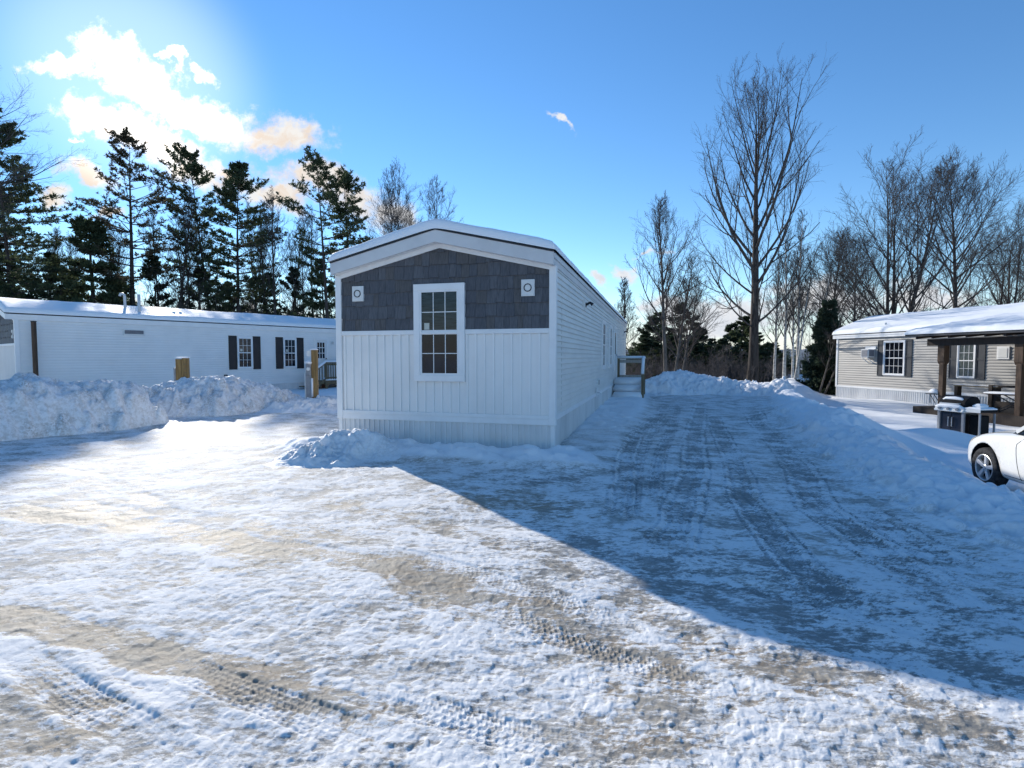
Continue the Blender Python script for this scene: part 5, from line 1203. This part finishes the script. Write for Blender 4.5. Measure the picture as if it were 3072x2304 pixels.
for i, (key, x, y, D, sc, lb) in enumerate([('pine4', 8, 420, 44, 1, 'dense pine half cut by the left edge behind the huge pine'), ('fir_a', 110, 560, 40, 1, 'low bushy pine right of the huge pine'), ('spruce_thin', 208, 492, 38, 1.15, 'narrow dark spruce left of the thick trunked pine'),
                                          ('fir_b', 345, 565, 42, 1, 'low pine right of the thick trunked pine'), ('fir_a', 30, 540, 37, 1, 'brownish low pine under the huge pine'), ('fir_b', 432, 590, 44, 1, 'low pine under the left leaning pine'), ('fir_a', 575, 600, 45, 1, 'low pine right of the full dark pine'),
                                          ('fir_b', 645, 590, 43, 1, 'low pine left of the long trunked pine'), ('fir_a', 705, 570, 40, 1, 'bushy low pine at the near home\'s left roof edge'), ('fir_b', 270, 610, 46, 1, 'lowest pine behind the thick pine trunk'), ('fir_a', 500, 620, 47, 1, 'lowest pine in the middle of the woods'), ('fir_b', 165, 600, 43, 1, 'low pine left of the narrow dark spruce')]):
    D *= LD; h0 = {'pine4': hgt(517 * K, 366 * K, 41 * LD, 0), 'fir_a': 10.0, 'fir_b': 10.0, 'spruce_thin': Hs}[key]; h_ = hgt(x * K, y * K, D, 0) / h0
    wx = .8 if key == 'spruce_thin' else 1.0
    plant(key, x * K, D, 0, i * 1.3, (h_ * sc * wx, h_ * sc * wx, h_), 'spruce_tree' if key == 'spruce_thin' else 'pine_tree', lb, 'spruce' if key == 'spruce_thin' else 'pine', GB)
tall = lambda h: np.interp(h, [0, .4, 1], [.8, 1, .25])
proto('slim_a', bare_tree(101, 14, .13, .34, 26, .20, 38, 16, .6, tall, 6, 6, 4, (.01, 0), 1, .11, .008), 'bark', 'twig_red')
proto('slim_b', bare_tree(103, 14, .12, .28, 26, .22, 40, 16, .6, tall, 6, 6, 4, (-.03, 0), 2, .12, .008), 'bark_grey', 'twig')
proto('slim_c', bare_tree(105, 14, .11, .40, 22, .20, 40, 18, .6, tall, 6, 6, 4, (.05, 0), 1, .14, .008), 'bark', 'twig')
sl = [(100, 510, 41), (148, 488, 43), (176, 520, 46), (240, 500, 44), (262, 470, 48), (352, 470, 43), (385, 428, 41), (412, 440, 46), (440, 470, 48), (546, 470, 46), (568, 430, 48), (600, 432, 40), (628, 470, 44), (652, 500, 47), (680, 470, 43), (735, 520, 46)]
for i, (x, y, D) in enumerate(sl):
    D *= LD; h_ = hgt(x * K, y * K, D, 0) / 14
    plant(['slim_a', 'slim_b', 'slim_c'][i % 3], x * K, D, 0, i * 2.1, (h_ * 1.1, h_ * 1.1, h_), 'bare_tree', f'{ords[i]} from left of the slim bare trees between the pines behind the long white home', 'tree', 'slim bare trees in the left woods')
D = 45; x = 922 * K
proto('rear', bare_tree(111, hgt(x, 380 * K, D, 0), .18, .3, 40, .28, 40, 18, .65, tall, 7, 7, 4, (0, 0), 2, .11, .008), 'bark_grey', 'twig')
plant('rear', x, D, 0, 0, 1, 'bare_tree', 'bare tree rising behind the near home\'s roof peak', 'tree')
plant('rear', 850 * K, 47, 0, 1.4, (.98, .98, .92), 'bare_tree', 'faint bare tree left of the one behind the roof peak', 'tree')
D = 40; x = -120 * K
proto('edge', bare_tree(121, hgt(x, 70 * K, D, 0), .3, .42, 40, .30, 66, 40, .35, tall, 8, 7, 4, (.02, 0), 1, .2, .006), 'bark_grey', 'twig')
plant('edge', x, D, 0, .4, 1, 'bare_tree', 'bare tree reaching in from the upper left edge with crooked twigs', 'tree')

# brush and thin stems in the woods: nobody could count them
def thicket(name, segs, label, seed, hmin, hmax):
    rs = np.random.RandomState(seed); A = Acc()
    for (x0, y0, x1, y1, n, dz) in segs:
        t = rs.rand(n); st_ = np.stack([x0 + (x1 - x0) * t + rs.normal(0, 1.2, n), y0 + (y1 - y0) * t + rs.normal(0, 2.0, n), np.full(n, dz)], 1)
        L = hmin + (hmax - hmin) * rs.rand(n) ** 1.6; d = rs.normal(0, .14, (n, 3)); d[:, 2] = 1
        P = grow(rs, st_, d, L, 6, .2, .16); V, Q = tubes(P, (.012 + L * .004)[:, None] * np.linspace(1, .3, 6)[None], 3); A.quads(V, Q)
        s = .25 + .75 * rs.rand(n, 9); p2, d2 = sample(P, s); dd = spread(rs, d2, np.radians(38 + rs.normal(0, 12, n * 9))); L2 = (L[:, None] * .30 * (1.15 - s) * (.5 + rs.rand(n, 9))).ravel() + .15
        P2 = grow(rs, p2, dd, L2, 4, .3, .2); V, Q = tubes(P2, np.full((len(P2), 1), .011) * np.linspace(1, .5, 4)[None], 3); A.quads(V, Q)
        s = .2 + .8 * rs.rand(len(P2), 3); p3, d3 = sample(P2, s); dd = spread(rs, d3, np.radians(40 + rs.normal(0, 12, len(p3)))); L3 = np.repeat(L2, 3) * .5
        P3 = grow(rs, p3, dd, L3, 3, .2, .2); V, Q = tubes(P3, np.full((len(P3), 3), .008), 3); A.quads(V, Q)
    o = bpy.data.objects.new(name, A.mesh(name, [M['brush']])); link(o, None, label, 'brush', None, 'stuff')
def seg(x0, x1, D0, D1, n, dz):
    a = at(x0 * K, 1150, D0); b = at(x1 * K, 1150, D1); return (a[0], a[1], b[0], b[1], n, dz)
thicket('brush', [seg(1330, 1700, 40, 42, 260, -.5), seg(1330, 1720, 48, 50, 200, -1.4), seg(1380, 1560, 33, 36, 80, -.1)], 'tangle of bare brush and thin stems beyond the driveway', 5, .8, 2.6)
thicket('brush', [seg(-60, 760, 62, 70, 420, 0), seg(-60, 760, 78, 86, 500, 0)], 'tangle of thin bare stems among the pines behind the long white home', 6, 3.0, 13.0)
thicket('brush', [seg(1780, 2300, 46, 50, 330, -1.0)], 'low bare brush behind the beige home', 8, 2.0, 7.0)

# far wood and hills
def far_wood(name, x0, x1, D0, D1, n, h0, h1, z, label, seed, m='needle_b'):
    """distant conifers that read as one mass: jagged cones of small fronds"""
    rs = np.random.RandomState(seed); A = Acc()
    for i in range(n):
        t = rs.rand(); D = D0 + (D1 - D0) * rs.rand(); p = at((x0 + (x1 - x0) * t) * K, 1150, D); H = h0 + (h1 - h0) * rs.rand(); nb = 90
        h = rs.rand(nb); a = rs.rand(nb) * 6.283; r_ = H * .20 * (1 - h) * (.5 + .6 * rs.rand(nb)) + .1
        b = np.stack([p[0] + 0 * h, p[1] + 0 * h, z + H * h], 1); d = np.stack([np.cos(a), np.sin(a), -.25 + .3 * h], 1); tip = b + d * r_[:, None]
        w = unit(np.cross(d, np.array([0, 0, 1.]))) * (r_ * .38)[:, None]; md = b + d * (r_ * .5)[:, None]
        V = np.stack([b + np.array([0, 0, H * .035]), md + w, tip, md - w], 1).reshape(-1, 3); A.quads(V, np.arange(len(V)).reshape(-1, 4))
    link(bpy.data.objects.new(name, A.mesh(name, [M[m]], False)), None, label, 'woods', None, 'stuff')
far_wood('far_wood', -80, 780, 95, 125, 170, 8, 15, 0, 'mass of dark distant conifers behind the left woods', 3)
far_wood('far_wood', 1320, 1820, 75, 120, 130, 4, 9, -4, 'mass of dark distant conifers beyond the driveway', 4)
far_wood('far_wood', 1780, 2320, 80, 120, 90, 4, 8, -3, 'mass of distant conifers behind the beige home', 9)
def hills():
    a = np.radians(np.linspace(-70, 70, 260)); r = np.linspace(700, 2200, 30); A_, R_ = np.meshgrid(a, r); X = R_ * np.sin(A_); Y = R_ * np.cos(A_)
    u = (R_ - 700) / 1500; Z = -20 + np.sin(np.clip(u * 1.6, 0, 1) * math.pi / 2) * (48 + 26 * fbm(X, Y, 900, 4, 400)) * (.6 + .4 * sstep(-.2, .4, A_)) + fbm(X, Y, 60, 3, 410) * 6
    n1, n2 = X.shape; idx = np.arange(n1 * n2).reshape(n1, n2)
    m = mat('wooded_hill', (.10, .115, .13), .9, .25, .01, spec=.1, col2=(.22, .24, .27))
    link(bpy.data.objects.new('hills', np_mesh('hills', np.stack([X, Y, Z], -1).reshape(-1, 3), np.stack([idx[:-1, :-1], idx[:-1, 1:], idx[1:, 1:], idx[1:, :-1]], -1).reshape(-1, 4), None, [m], True)), None, None, None, None, 'structure')
hills()
# small shed down the slope
D = 45; p = at(2395, 1170, D); z0 = at(2395, 1182, D)[2]
sd = empty('shed', (p[0], p[1], z0), R(-25), 'small pale shed with snowy roof down the slope behind the birches', 'shed')
b = MB(); b.box(-1.7, 1.7, -1.2, 1.2, -.6, 1.0); b.prism([(-1.2, 1.0), (1.2, 1.0), (0, 1.45)], 'x', -1.7, 1.7); b.build('wall', M['vinyl'], sd)
b = MB()
for s in (-1, 1): b.hexa([(-1.9, s * 1.4, .95), (1.9, s * 1.4, .95), (1.9, 0, 1.48), (-1.9, 0, 1.48), (-1.9, s * 1.4, 1.12), (1.9, s * 1.4, 1.12), (1.9, 0, 1.66), (-1.9, 0, 1.66)])
b.build('roof_snow', M['snow'], sd)
MB().box(.7, 1.3, -1.23, -1.2, .1, .7).build('window', M['glass'], sd)
